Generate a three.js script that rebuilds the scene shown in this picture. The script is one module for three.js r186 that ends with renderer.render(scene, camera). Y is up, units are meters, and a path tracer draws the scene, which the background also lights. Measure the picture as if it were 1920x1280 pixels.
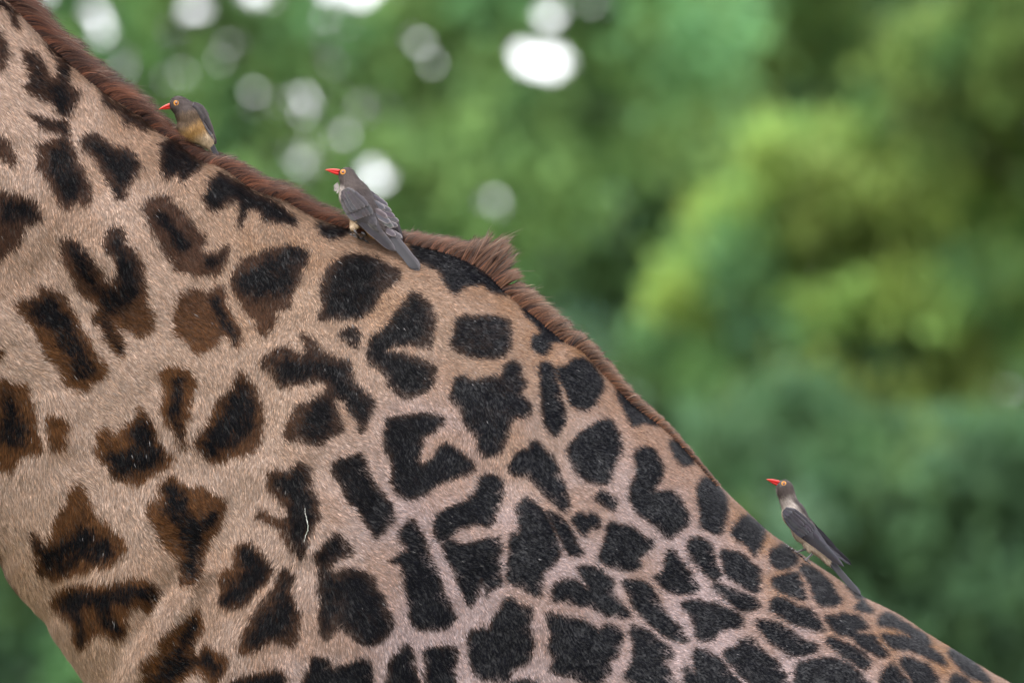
import * as THREE from 'three';
import { mergeGeometries } from 'three/addons/utils/BufferGeometryUtils.js';

// ---------------------------------------------------------------- camera, sky, sun, exposure
const scene = new THREE.Scene();
const DIST = 16, PPM = 1300, LOOK = new THREE.Vector3(0, 2.78, 0);      // the photograph shows about 1300 of its pixels per metre at the animal
const camera = new THREE.PerspectiveCamera(2 * Math.atan(640 / PPM / DIST) * 180 / Math.PI, 1024 / 682, 0.5, 2000);
camera.position.set(0, 2.4, Math.sqrt(DIST * DIST - 0.38 * 0.38));
camera.lookAt(LOOK);
camera.focus = DIST - 0.07;
camera.userData.fStop = 5.1;                                            // a long lens, wide open
camera.updateMatrixWorld(); camera.updateProjectionMatrix();
scene.add(camera);

const renderer = new THREE.WebGLRenderer({ antialias: true });
renderer.toneMapping = THREE.LinearToneMapping;
renderer.toneMappingExposure = 3.6;
renderer.shadowMap.enabled = true;

{ // bright, evenly clouded sky
  const w = 128, h = 64, d = new Float32Array(w * h * 4);
  for (let j = 0; j < h; j++) for (let i = 0; i < w; i++) {
    const el = ((j + 0.5) / h - 0.5) * Math.PI, s = Math.sin(el);
    const n = 0.05 * Math.sin(i * 2 * Math.PI / w * 3 + j * 0.3) + 0.04 * Math.sin(i * 2 * Math.PI / w * 7 - j * 0.5);
    const L = (1.06 + 0.3 * Math.max(s, 0)) * (1 + n * Math.cos(el));
    d.set([L * 0.98, L * 0.985, L * 1.03, 1], (j * w + i) * 4);
  }
  const t = new THREE.DataTexture(d, w, h, THREE.RGBAFormat, THREE.FloatType);
  t.mapping = THREE.EquirectangularReflectionMapping; t.magFilter = t.minFilter = THREE.LinearFilter; t.needsUpdate = true;
  scene.background = t; scene.environment = t;
}
const sun = new THREE.DirectionalLight(new THREE.Color(1, 0.96, 0.88), 1.5);
sun.position.set(-6, 13, 3).add(LOOK); sun.target.position.copy(LOOK);
sun.castShadow = true; sun.shadow.radius = 30;
sun.shadow.mapSize.set(2048, 2048);
Object.assign(sun.shadow.camera, { left: -10, right: 10, top: 10, bottom: -10, near: 1, far: 60 });
scene.add(sun, sun.target);

// ---------------------------------------------------------------- small tools
let seed = 7;
const rnd = () => { seed |= 0; seed = seed + 0x6D2B79F5 | 0; let t = Math.imul(seed ^ seed >>> 15, 1 | seed); t = t + Math.imul(t ^ t >>> 7, 61 | t) ^ t; return ((t ^ t >>> 14) >>> 0) / 4294967296; };
const rr = (a, b) => a + (b - a) * rnd();
const gauss = () => (rnd() + rnd() + rnd() + rnd() - 2) * 0.87;
const clamp = (x, a = 0, b = 1) => Math.min(b, Math.max(a, x));
const lerp = (a, b, t) => a + (b - a) * t;
const sstep = (a, b, x) => { const t = clamp((x - a) / (b - a)); return t * t * (3 - 2 * t); };
const V3 = (x, y, z) => new THREE.Vector3(x, y, z);
const lin = c => c <= 0.04045 ? c / 12.92 : Math.pow((c + 0.055) / 1.055, 2.4);
const rgb = (r, g, b) => [lin(r / 255), lin(g / 255), lin(b / 255)];     // sRGB 0..255 to linear
const mix3 = (a, b, t) => [lerp(a[0], b[0], t), lerp(a[1], b[1], t), lerp(a[2], b[2], t)];
const hash = (i, j) => { let h = Math.imul(i, 374761393) + Math.imul(j, 668265263) | 0; h = Math.imul(h ^ h >>> 13, 1274126177); return ((h ^ h >>> 16) >>> 0) / 4294967296; };
function noise(x, y) {                                                    // smooth value noise, 0..1
  const i = Math.floor(x), j = Math.floor(y), fx = x - i, fy = y - j, u = fx * fx * (3 - 2 * fx), v = fy * fy * (3 - 2 * fy);
  return lerp(lerp(hash(i, j), hash(i + 1, j), u), lerp(hash(i, j + 1), hash(i + 1, j + 1), u), v);
}
const fbm = (x, y) => (noise(x, y) + 0.5 * noise(2.1 * x + 5, 2.1 * y + 3) + 0.25 * noise(4.3 * x + 1, 4.3 * y + 9)) / 1.75;
const fwd = V3(); camera.getWorldDirection(fwd);
const rightV = V3(1, 0, 0), upV = V3().crossVectors(rightV, fwd).normalize();
function W(px, py, z = 0) {                                               // photo pixel and a depth plane -> point in the place
  const d = fwd.clone().addScaledVector(rightV, (px - 960) / PPM / DIST).addScaledVector(upV, (640 - py) / PPM / DIST);
  return camera.position.clone().addScaledVector(d, (z - camera.position.z) / d.z);
}
function pix(p) {                                                         // point -> photo pixel (to know what the frame holds)
  const r = p.clone().sub(camera.position), f = r.dot(fwd);
  return [960 + r.dot(rightV) / f * PPM * DIST, 640 - r.dot(upV) / f * PPM * DIST];
}
const cr = (a, b, c, d, t) => 0.5 * (2 * b + (c - a) * t + (2 * a - 5 * b + 4 * c - d) * t * t + (3 * b - a - 3 * c + d) * t * t * t);
function spline(pts, n, closed) {                                         // Catmull-Rom through points of any width
  const out = [], m = pts.length, at = i => closed ? pts[(i + m) % m] : pts[clamp(i, 0, m - 1)];
  for (let i = 0; i < (closed ? m : m - 1); i++) for (let k = 0; k < n; k++) out.push(at(i).map((_, q) => cr(at(i - 1)[q], at(i)[q], at(i + 1)[q], at(i + 2)[q], k / n)));
  if (!closed) out.push(pts[m - 1].slice());
  return out;
}
const pairs = a => { const o = []; for (let i = 0; i < a.length; i += 2) o.push([a[i], a[i + 1]]); return o; };
const taken = {};
function named(n) { const k = taken[n] = (taken[n] ?? -1) + 1; return k ? `${n}_${String(k).padStart(3, '0')}` : n; }
function geo(pos, idx, col, nor) {
  const g = new THREE.BufferGeometry();
  g.setAttribute('position', new THREE.BufferAttribute(pos instanceof Float32Array ? pos : new Float32Array(pos), 3));
  if (col) g.setAttribute('color', new THREE.BufferAttribute(col instanceof Float32Array ? col : new Float32Array(col), 3));
  g.setIndex(new THREE.BufferAttribute(idx instanceof Uint32Array ? idx : new Uint32Array(idx), 1));
  if (nor) g.setAttribute('normal', new THREE.BufferAttribute(nor instanceof Float32Array ? nor : new Float32Array(nor), 3)); else g.computeVertexNormals();
  return g;
}
function mesh(name, g, m, parent) { const o = new THREE.Mesh(g, m); o.name = name; o.castShadow = o.receiveShadow = true; parent.add(o); return o; }
function thing(name, label, category, base, group) {
  const o = new THREE.Group(); o.name = named(name); o.position.copy(base); o.userData = { label, category }; if (group) o.userData.group = group; scene.add(o); return o;
}
function tube(pts, radii, seg, color, flat = 1) {                         // tapered round bar through points, closed ends; color is a function of (point index) or one colour
  const pos = [], idx = [], col = [], n = pts.length, T = V3(), A = V3(), B = V3();
  let prev = V3(0.31, 0.2, 0.93);
  for (let i = 0; i < n; i++) {
    T.subVectors(pts[Math.min(i + 1, n - 1)], pts[Math.max(i - 1, 0)]).normalize();
    A.copy(prev).addScaledVector(T, -prev.dot(T)).normalize(); prev = A.clone(); B.crossVectors(T, A);
    const c = typeof color === 'function' ? color(i) : color;
    for (let k = 0; k < seg; k++) { const a = k / seg * 2 * Math.PI, r = radii[i]; pos.push(...pts[i].clone().addScaledVector(A, Math.cos(a) * r).addScaledVector(B, Math.sin(a) * r * flat).toArray()); col.push(...c); }
  }
  for (let i = 0; i < n - 1; i++) for (let k = 0; k < seg; k++) { const a = i * seg + k, b = i * seg + (k + 1) % seg; idx.push(a, b, a + seg, b, b + seg, a + seg); }
  for (const [row, s] of [[0, 1], [n - 1, 0]]) { const c = pos.length / 3; pos.push(...pts[row].toArray()); col.push(...col.slice(row * seg * 3, row * seg * 3 + 3)); for (let k = 0; k < seg; k++) { const a = row * seg + k, b = row * seg + (k + 1) % seg; s ? idx.push(c, b, a) : idx.push(c, a, b); } }
  return geo(pos, idx, col);
}

// ---------------------------------------------------------------- ground
{
  const pos = [], idx = [], col = [], n = 60;
  for (let j = 0; j <= n; j++) for (let i = 0; i <= n; i++) {
    const x = Math.sign(i / n - 0.5) * Math.pow(Math.abs(2 * i / n - 1), 2.5) * 900, z = Math.sign(j / n - 0.5) * Math.pow(Math.abs(2 * j / n - 1), 2.5) * 900;
    pos.push(x, Math.hypot(x, z) < 30 ? 0 : 0.25 * (fbm(x * 0.05, z * 0.05) - 0.5), z);
    const k = fbm(x * 0.2 + 3, z * 0.2); col.push(0.10 + 0.07 * k, 0.10 + 0.05 * k, 0.045 + 0.02 * k);
  }
  for (let j = 0; j < n; j++) for (let i = 0; i < n; i++) { const a = j * (n + 1) + i; idx.push(a, a + n + 1, a + 1, a + 1, a + n + 1, a + n + 2); }
  const g = mesh('ground', geo(pos, idx, col), new THREE.MeshStandardMaterial({ vertexColors: true, roughness: 1 }), scene);
  g.userData.kind = 'structure';
}

// ---------------------------------------------------------------- the trees beyond
const leafMat = new THREE.MeshPhysicalMaterial({ color: 0xffffff, roughness: 0.95, specularIntensity: 0.15, transmission: 0.45, thickness: 0, side: THREE.DoubleSide });
const barkMat = new THREE.MeshStandardMaterial({ vertexColors: true, roughness: 0.95 });
const leafGeo = geo([0, 0, 0, -0.5, 0.5, 0.1, 0, 0.5, -0.04, 0.5, 0.5, 0.1, -0.3, 0.85, 0.0, 0, 1.1, -0.12, 0.3, 0.85, 0.0],
  [0, 2, 1, 0, 3, 2, 1, 2, 4, 2, 5, 4, 2, 6, 5, 2, 3, 6]);
// clumps: [photo x, photo y, half width, half height (pixels), clumps, clump radius (pixels), leaves per clump, palette]
function tree(label, D, depth, trunkPx, regions, gaps, leaf = 0.085, name = 'leafy_tree') {
  const z0 = camera.position.z - D, s = D / DIST / PPM;
  const foot = W(trunkPx[0][0], 640, z0); foot.y = 0;
  const root = thing(name, label, 'tree', foot, 'trees and shrubs beyond the giraffe');
  const pts = [foot.clone().setY(-0.2), ...trunkPx.map(([x, y, dz = 0]) => W(x, y, z0 + dz))];
  const r0 = trunkPx[0][2 + 1] ?? 0.16, bark = [0.05, 0.042, 0.036];
  const limbs = [tube(pts.map(p => p.sub(foot)), pts.map((_, i) => r0 * (1 - 0.75 * i / pts.length)), 10, bark)];
  const mats = [], cols = [], q = new THREE.Quaternion(), e = new THREE.Euler(), M = new THREE.Matrix4();
  for (const [cx, cy, rx, ry, n, cr_, per, pal] of regions) for (let k = 0; k < n; k++) {
    let a, b; do { a = rr(-1, 1); b = rr(-1, 1); } while (a * a + b * b > 1);
    const c = W(cx + a * rx, cy + b * ry, z0 + rr(-depth, depth)), R = cr_ * s * rr(0.7, 1.25), tint = pal[Math.floor(rnd() * pal.length)], lum = rr(0.8, 1.2);
    if (k % 10 === 0) { const m = pts[1 + Math.floor(rnd() * (pts.length - 1))], f = c.clone().sub(foot), mid = m.clone().lerp(f, 0.5).add(V3(rr(-.2, .2), rr(0, .3), rr(-.1, .1))); limbs.push(tube([m, mid, f], [0.02, 0.012, 0.006], 5, bark)); }
    for (let i = 0; i < per * 1.1; i++) {
      const v = V3(gauss(), gauss(), gauss()).multiplyScalar(R * 0.85).add(c), p = pix(v);
      if (gaps && gaps.some(([gx, gy, gr]) => Math.hypot(p[0] - gx, p[1] - gy) < gr * 0.6 + 0.5 * leaf / s)) continue;
      const sz = leaf * rr(0.7, 1.3);
      q.setFromEuler(e.set(rr(-1.4, 1.4), rr(0, 6.28), rr(-1.2, 1.2)));
      M.compose(v.sub(foot), q, V3(sz * 0.75, sz, sz)); mats.push(M.clone());
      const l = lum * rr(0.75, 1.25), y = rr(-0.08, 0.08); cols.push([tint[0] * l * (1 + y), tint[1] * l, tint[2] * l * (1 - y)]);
    }
  }
  mesh('trunk', mergeGeometries(limbs), barkMat, root);
  const im = new THREE.InstancedMesh(leafGeo, leafMat, mats.length); im.name = 'crown'; im.castShadow = im.receiveShadow = true;
  const C = new THREE.Color(); mats.forEach((m, i) => { im.setMatrixAt(i, m); im.setColorAt(i, C.setRGB(...cols[i])); });
  im.userData.kind = 'stuff'; root.add(im);
}
const FRESH = [[0.145, 0.285, 0.095], [0.175, 0.30, 0.10], [0.13, 0.275, 0.115], [0.185, 0.305, 0.105]];
const HAZY = [[0.14, 0.265, 0.17], [0.15, 0.275, 0.185], [0.165, 0.285, 0.175]];
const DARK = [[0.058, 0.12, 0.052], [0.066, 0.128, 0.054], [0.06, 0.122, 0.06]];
const LIME = [[0.235, 0.335, 0.08], [0.20, 0.325, 0.085], [0.25, 0.335, 0.09], [0.17, 0.31, 0.09]];
const OLIVE = [[0.10, 0.16, 0.04], [0.12, 0.18, 0.045], [0.075, 0.155, 0.045]];
const GAPS = [[186, 44, 24], [190, 76, 22], [232, 140, 22], [238, 112, 6], [302, 172, 14], [345, 150, 11], [360, 16, 17], [372, 40, 9], [348, 30, 12], [398, 30, 8], [318, 62, 8], [322, 85, 10], [320, 108, 7], [425, 98, 11], [470, -4, 14], [492, 4, 16], [452, -8, 12],
  [621, 132, 13], [560, 190, 11], [575, 205, 15], [585, 222, 9], [637, 263, 22], [577, 310, 30], [704, 348, 32], [610, 0, 12], [665, -6, 18], [690, 0, 12], [764, 78, 7], [790, 100, 6], [806, 138, 8], [832, 112, 5],
  [1026, 46, 19], [992, 124, 32], [1022, 132, 40], [1046, 130, 32], [1106, 14, 13], [985, -6, 10], [908, 390, 8], [938, 392, 10], [560, 382, 13], [60, -10, 16], [95, -5, 18], [200, 15, 8], [150, 40, 10]];
const MID = [[0.06, 0.125, 0.045], [0.05, 0.115, 0.05], [0.075, 0.135, 0.045]];
tree('tall tree with fresh green leaves and white sky showing through its gaps', 60, 0.7, [[668, 420, 0.2, 0.035], [604, 250, 0], [596, 90, 0.1], [560, -200, 0]],
  [[350, 40, 1050, 480, 250, 120, 100, FRESH], [150, 40, 260, 130, 40, 80, 90, FRESH], [320, 110, 270, 150, 34, 80, 90, FRESH], [790, 100, 110, 80, 12, 70, 85, FRESH], [850, 200, 260, 330, 50, 100, 85, FRESH], [300, 330, 600, 140, 36, 90, 90, FRESH]], GAPS, 0.1);
tree('hazy blue-green tree standing behind the one pierced by sky gaps', 78, 1.1, [[150, 900, 0.3], [420, 640, 0], [600, 480, 0]],
  [[430, 700, 1500, 330, 170, 120, 70, HAZY], [1000, 480, 270, 170, 40, 80, 60, HAZY], [500, 340, 330, 100, 22, 70, 60, HAZY]], GAPS, 0.13);
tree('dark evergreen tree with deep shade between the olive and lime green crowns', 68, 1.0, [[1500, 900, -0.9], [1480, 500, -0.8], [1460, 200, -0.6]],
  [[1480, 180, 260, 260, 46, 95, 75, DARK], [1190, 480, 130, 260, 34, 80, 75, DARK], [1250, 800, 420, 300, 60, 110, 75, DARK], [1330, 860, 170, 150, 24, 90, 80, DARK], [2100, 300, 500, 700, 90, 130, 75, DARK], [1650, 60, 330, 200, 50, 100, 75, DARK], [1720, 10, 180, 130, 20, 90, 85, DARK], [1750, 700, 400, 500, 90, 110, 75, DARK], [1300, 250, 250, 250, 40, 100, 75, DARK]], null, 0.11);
tree('olive green tree at the right with a rounded crown over the dark evergreen', 57, 0.8, [[2300, 800, -0.7], [2200, 400, -0.6], [1950, 180, -0.4]],
  [[1770, 200, 120, 130, 22, 70, 100, OLIVE], [1870, 120, 110, 140, 20, 70, 100, OLIVE], [2150, 150, 250, 300, 40, 100, 100, OLIVE]], null);
tree('olive and mid green tree next to the largest sky gap', 64, 0.8, [[1120, 900, -2.2], [1150, 500, -2], [1230, 120, -0.8]],
  [[1230, 90, 170, 220, 44, 90, 100, [...OLIVE, ...FRESH]], [1330, 300, 110, 170, 20, 80, 90, OLIVE], [1350, -230, 560, 230, 80, 110, 80, OLIVE], [1500, 60, 130, 120, 14, 80, 80, OLIVE], [1060, 300, 110, 100, 14, 70, 90, FRESH], [1160, 540, 200, 190, 44, 75, 90, [...MID, ...HAZY, ...DARK]]], GAPS);
tree('bushy lime green tree with the brightest leaves, right of the giraffe', 58, 0.7, [[1700, 1250, -0.6], [1640, 800, -0.6], [1580, 560, -0.3]],
  [[1560, 340, 170, 85, 26, 62, 95, LIME], [1430, 440, 120, 60, 18, 60, 95, LIME], [1720, 400, 240, 130, 38, 70, 90, LIME], [1290, 545, 60, 42, 8, 44, 90, LIME], [1480, 540, 200, 110, 26, 66, 85, [...LIME, ...FRESH]], [1780, 600, 240, 160, 34, 78, 85, [...LIME, ...FRESH]], [1560, 720, 230, 120, 26, 70, 85, [...LIME, ...MID]], [1640, 860, 220, 110, 20, 70, 85, [...MID, ...OLIVE]], [1350, 640, 140, 80, 12, 62, 80, [...MID, ...FRESH]], [2150, 600, 240, 280, 40, 90, 80, [...LIME, ...OLIVE]]], null, 0.085, 'bushy_tree');
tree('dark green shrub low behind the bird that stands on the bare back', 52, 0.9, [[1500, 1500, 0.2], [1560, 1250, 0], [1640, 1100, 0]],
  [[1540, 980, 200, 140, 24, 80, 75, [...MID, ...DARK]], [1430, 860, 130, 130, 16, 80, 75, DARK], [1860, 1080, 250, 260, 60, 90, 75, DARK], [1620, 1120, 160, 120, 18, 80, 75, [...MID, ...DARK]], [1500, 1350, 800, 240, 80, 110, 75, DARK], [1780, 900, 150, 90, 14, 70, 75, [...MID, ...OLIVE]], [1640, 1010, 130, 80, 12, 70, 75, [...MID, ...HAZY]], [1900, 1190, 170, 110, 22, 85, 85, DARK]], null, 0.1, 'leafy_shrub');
tree('green shrub seen below the giraffe\'s throat', 50, 0.8, [[-100, 1600, 0.2], [20, 1400, 0], [60, 1280, 0]],
  [[40, 1270, 260, 100, 36, 70, 80, [...MID, FRESH[2]]], [0, 1080, 260, 110, 24, 80, 80, DARK], [-300, 1300, 500, 400, 70, 110, 80, [...MID, ...DARK]]], null, 0.1, 'leafy_shrub');

// ---------------------------------------------------------------- giraffe: shape
// outline of the back and of the throat and belly, in photo pixels (on the animal's middle plane)
const DORSAL = pairs([-1287, -1421, -1100, -1220, -916, -1023, -670, -760, -432, -500, -250, -300, -96, -130, 0, -32, 30, -4, 75, 44, 120, 88, 178, 140, 240, 186, 275, 212, 305, 240, 330, 254, 358, 277, 385, 294, 420, 306, 486, 346, 536, 364, 586, 394, 636, 414, 660, 422, 705, 437, 763, 447, 808, 457, 858, 470, 910, 496, 949, 534, 978, 560, 1018, 592, 1061, 629, 1097, 652, 1147, 706, 1190, 752, 1237, 789, 1269, 820, 1295, 848, 1348, 908, 1402, 960, 1447, 1001, 1502, 1038, 1562, 1079, 1620, 1119, 1682, 1150, 1742, 1189, 1800, 1224, 1860, 1261, 1900, 1283, 2000, 1340, 2100, 1402, 2200, 1470, 2280, 1550, 2330, 1640, 2345, 1720]);
const VENTRAL = pairs([-1500, -1250, -1350, -1020, -1200, -790, -1000, -480, -818, -198, -545, 221, -272, 640, -110, 880, -30, 1012, 0, 1058, 12, 1085, 32, 1112, 60, 1141, 84, 1166, 97, 1192, 120, 1226, 160, 1283, 240, 1410, 330, 1560, 450, 1700, 600, 1790, 800, 1850, 1000, 1880, 1400, 1880, 1750, 1820, 2050, 1840, 2200, 1850]);
const STATIONS = [ // [back point, throat or belly point, half width in metres]
  [[-1287, -1421], [-1500, -1250], 0.085], [[-916, -1023], [-1200, -790], 0.10], [[-432, -500], [-818, -198], 0.115], [[-96, -130], [-545, 221], 0.135], [[275, 212], [-272, 640], 0.155],
  [[636, 414], [0, 1058], 0.185], [[910, 496], [160, 1283], 0.24], [[1190, 752], [330, 1560], 0.31], [[1502, 1038], [600, 1790], 0.34], [[1742, 1189], [1000, 1880], 0.36], [[2000, 1340], [1400, 1880], 0.36], [[2200, 1470], [1750, 1820], 0.33], [[2330, 1640], [2050, 1840], 0.24], [[2345, 1720], [2200, 1850], 0.10]];
function curve(pts) {
  const p = spline(pts, 8), L = [0]; for (let i = 1; i < p.length; i++) L.push(L[i - 1] + Math.hypot(p[i][0] - p[i - 1][0], p[i][1] - p[i - 1][1]));
  return { near: q => { let b = 0, d = 1e9; p.forEach((s, i) => { const e = Math.hypot(s[0] - q[0], s[1] - q[1]); if (e < d) { d = e; b = i; } }); return L[b]; },
    at: l => { let lo = 0, hi = L.length - 1; while (hi - lo > 1) { const m = lo + hi >> 1; L[m] <= l ? lo = m : hi = m; } const t = clamp((l - L[lo]) / (L[hi] - L[lo] || 1)); return [lerp(p[lo][0], p[hi][0], t), lerp(p[lo][1], p[hi][1], t)]; } };
}
const back = curve(DORSAL), belly = curve(VENTRAL);
const ST = spline(STATIONS.map(([d, v, w]) => [back.near(d), belly.near(v), w]), 64);
const segDist = (x, y, a, b) => { const dx = b[0] - a[0], dy = b[1] - a[1], t = clamp(((x - a[0]) * dx + (y - a[1]) * dy) / (dx * dx + dy * dy || 1)); return Math.hypot(x - a[0] - dx * t, y - a[1] - dy * t); };
const lineDist = (x, y, l) => { let d = 1e9; for (let i = 0; i < l.length - 1; i++) d = Math.min(d, segDist(x, y, l[i], l[i + 1])); return d; };
const FOLDS = [[pairs([384, 1075, 345, 1135, 300, 1200, 235, 1290, 150, 1420]), 20, 0.011], [pairs([330, 1090, 280, 1160, 215, 1250, 170, 1330]), 26, -0.011], [pairs([470, 960, 420, 1040, 390, 1130, 360, 1260]), 45, -0.007],
  [pairs([560, 700, 590, 860, 620, 1000, 640, 1180, 650, 1350]), 70, 0.014], [pairs([700, 620, 760, 820, 800, 1000, 850, 1250]), 60, -0.006], [pairs([880, 600, 960, 800, 1010, 1000, 1080, 1250]), 75, 0.012],
  [pairs([230, 420, 330, 640, 380, 800]), 60, 0.008], [pairs([90, 500, 170, 740, 190, 900]), 60, -0.006], [pairs([1250, 980, 1400, 1120, 1560, 1260]), 60, 0.006]];
const reliefAt = (x, y) => { let b = 0.028 * (fbm(x / 210, y / 210) - 0.5) + 0.006 * (fbm(x / 60 + 9, y / 60) - 0.5); if (x > -100 && x < 1700 && y > 300 && y < 1500) for (const [l, w, a] of FOLDS) { const d = lineDist(x, y, l) / w; if (d < 3) b += (w < 30 ? 0.95 : 1.5) * a * Math.exp(-d * d); } return b; };
const COLS = 150, ROWS = ST.length, gp = new Float32Array(ROWS * COLS * 3);
for (let i = 0; i < ROWS; i++) {
  const [ld, lv, w] = ST[i], d = back.at(ld), v = belly.at(lv);
  for (let k = 0; k < COLS; k++) {
    const a = k / COLS * 2 * Math.PI, h = Math.cos(a), s = Math.sin(a);
    const px = (d[0] + v[0]) / 2 + (d[0] - v[0]) / 2 * h, py = (d[1] + v[1]) / 2 + (d[1] - v[1]) / 2 * h;
    let z = Math.sign(s) * Math.pow(Math.abs(s), 0.92) * w * (1 - 0.16 * sstep(0.2, 1, h));
    z += Math.sign(s) * reliefAt(px, py) * sstep(0.15, 0.6, Math.abs(s));
    const p = W(px, py, 0); gp.set([p.x, p.y, z], (i * COLS + k) * 3);
  }
}
const gi = [];
for (let i = 0; i < ROWS - 1; i++) for (let k = 0; k < COLS; k++) { const a = i * COLS + k, b = i * COLS + (k + 1) % COLS; gi.push(a, a + COLS, b, b, a + COLS, b + COLS); }
const trunkGeo = geo(gp, gi), gn = trunkGeo.attributes.normal.array;
{ const A = V3(gp[COLS * 3 * 400], gp[COLS * 3 * 400 + 1], 0), m = (400 * COLS + 38) * 3; if (gn[m + 2] < 0) { for (let i = 0; i < gi.length; i += 3) [gi[i + 1], gi[i + 2]] = [gi[i + 2], gi[i + 1]]; trunkGeo.setIndex(gi); trunkGeo.computeVertexNormals(); } }
const nrm = trunkGeo.attributes.normal.array;

// side elevation of the coat: how far the near flank stands out at a place (x, y), on a 4-pixel grid
const EX0 = -240, EY0 = -240, EW = 620, EH = 460, elev = new Float32Array(EW * EH).fill(-1);
const ex = x => (x * PPM + 960), ey = y => (640 - (y - LOOK.y) * PPM);   // side elevation coordinates in 1/1300 m
for (let t = 0; t < gi.length; t += 3) {
  const q = [0, 1, 2].map(k => { const i = gi[t + k] * 3; return [(ex(gp[i]) - EX0) / 4, (ey(gp[i + 1]) - EY0) / 4, gp[i + 2]]; });
  if (q.some(c => c[2] < -0.01)) continue;
  const x0 = Math.max(0, Math.ceil(Math.min(q[0][0], q[1][0], q[2][0]) - 0.01)), x1 = Math.min(EW - 1, Math.floor(Math.max(q[0][0], q[1][0], q[2][0]) + 0.01)), y0 = Math.max(0, Math.ceil(Math.min(q[0][1], q[1][1], q[2][1]) - 0.01)), y1 = Math.min(EH - 1, Math.floor(Math.max(q[0][1], q[1][1], q[2][1]) + 0.01));
  const den = (q[1][1] - q[2][1]) * (q[0][0] - q[2][0]) + (q[2][0] - q[1][0]) * (q[0][1] - q[2][1]); if (Math.abs(den) < 1e-9) continue;
  for (let y = y0; y <= y1; y++) for (let x = x0; x <= x1; x++) {
    const a = ((q[1][1] - q[2][1]) * (x - q[2][0]) + (q[2][0] - q[1][0]) * (y - q[2][1])) / den, b = ((q[2][1] - q[0][1]) * (x - q[2][0]) + (q[0][0] - q[2][0]) * (y - q[2][1])) / den, c = 1 - a - b;
    if (a > -0.02 && b > -0.02 && c > -0.02) elev[y * EW + x] = Math.max(elev[y * EW + x], a * q[0][2] + b * q[1][2] + c * q[2][2]);
  }
}
const flank = (u, v) => { const x = Math.round((u - EX0) / 4), y = Math.round((v - EY0) / 4); return x < 0 || y < 0 || x >= EW || y >= EH ? -1 : elev[y * EW + x]; };
function onCoat(px, py) {                                                 // the point of the coat seen at a pixel (or the middle plane where the ray misses)
  let z = 0.1; for (let k = 0; k < 5; k++) { const p = W(px, py, z), f = flank(ex(p.x), ey(p.y)); z = f < 0 ? 0 : f; }
  return W(px, py, z);
}

// ---------------------------------------------------------------- giraffe: the markings
// each patch: outline, [brown: 0 black .. 1 brown], and for brown ones the darker strokes inside (last number: half width)
const P = [];
const patch = (o, b = 0, ...core) => P.push({ o: pairs(o), b, core: core.map(c => ({ l: pairs(c.slice(0, -1)), r: c[c.length - 1] })) });
patch([-20, -8, 6, 0, 22, 14, 30, 32, 32, 48, 20, 36, 8, 18, -20, 6], .1);
patch([-10, 60, 3, 68, 8, 92, 3, 118, -10, 118], .6);
patch([35, 88, 60, 97, 75, 115, 80, 133, 97, 137, 100, 113, 88, 97, 78, 73, 97, 83, 113, 103, 128, 117, 128, 140, 125, 155, 140, 163, 148, 183, 130, 197, 130, 212, 115, 215, 103, 203, 83, 187, 50, 173, 40, 160, 50, 143, 38, 123], .75, [50, 108, 90, 165, 120, 200, 22], [95, 95, 118, 130, 115, 170, 16]);
patch([50, 207, 72, 217, 97, 222, 120, 223, 125, 247, 133, 267, 147, 300, 160, 333, 173, 370, 160, 380, 143, 373, 123, 383, 103, 370, 87, 337, 72, 310, 70, 290, 63, 267, 90, 257, 110, 250, 93, 245, 67, 227, 53, 217], .85, [60, 213, 112, 235, 126, 262, 108, 300, 125, 345, 19]);
patch([147, 253, 167, 247, 190, 257, 213, 270, 233, 273, 253, 290, 260, 310, 247, 330, 232, 347, 227, 367, 212, 367, 205, 347, 187, 323, 177, 303, 160, 283, 148, 267], .75, [155, 262, 200, 287, 240, 305, 215, 340, 22]);
patch([-10, 250, 13, 257, 25, 277, 22, 300, 13, 300, -10, 287], 1);
patch([-10, 360, 30, 357, 57, 363, 73, 397, 63, 413, 43, 420, 27, 460, 13, 470, -10, 477], 1, [-8, 385, 35, 383, 62, 400, 15]);
patch([293, 267, 313, 260, 327, 267, 353, 283, 375, 300, 362, 317, 343, 333, 328, 320, 310, 328, 297, 310, 295, 290], .15);
patch([377, 367, 387, 350, 400, 323, 427, 330, 457, 347, 480, 362, 500, 370, 525, 385, 550, 402, 547, 415, 530, 412, 507, 410, 495, 405, 485, 392, 473, 387, 463, 390, 453, 417, 445, 420, 447, 393, 437, 370, 423, 377, 410, 387, 393, 390], .1);
patch([265, 390, 277, 367, 297, 360, 320, 373, 340, 390, 355, 410, 373, 434, 380, 447, 377, 463, 393, 470, 413, 457, 423, 453, 423, 473, 413, 493, 400, 510, 373, 513, 347, 507, 323, 503, 320, 490, 310, 470, 293, 450, 283, 433], .95, [300, 400, 340, 450, 9], [395, 490, 418, 462, 7]);
patch([182, 160, 197, 173, 220, 193, 247, 213, 267, 223, 278, 237, 260, 243, 240, 230, 227, 230, 220, 207, 200, 197, 190, 183], .3);
patch([110, 447, 133, 440, 153, 457, 167, 477, 177, 494, 190, 512, 203, 524, 213, 494, 203, 470, 193, 447, 200, 427, 207, 420, 227, 427, 230, 447, 247, 467, 263, 487, 267, 514, 268, 560, 282, 584, 280, 614, 267, 624, 247, 627, 230, 617, 213, 614, 222, 630, 228, 647, 218, 665, 200, 644, 180, 614, 167, 594, 173, 567, 153, 550, 133, 520, 123, 500, 110, 477], .85, [140, 455, 165, 505, 195, 545, 14], [214, 440, 238, 490, 205, 540, 195, 565, 21], [255, 500, 225, 560, 12], [178, 598, 215, 650, 14]);
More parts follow.
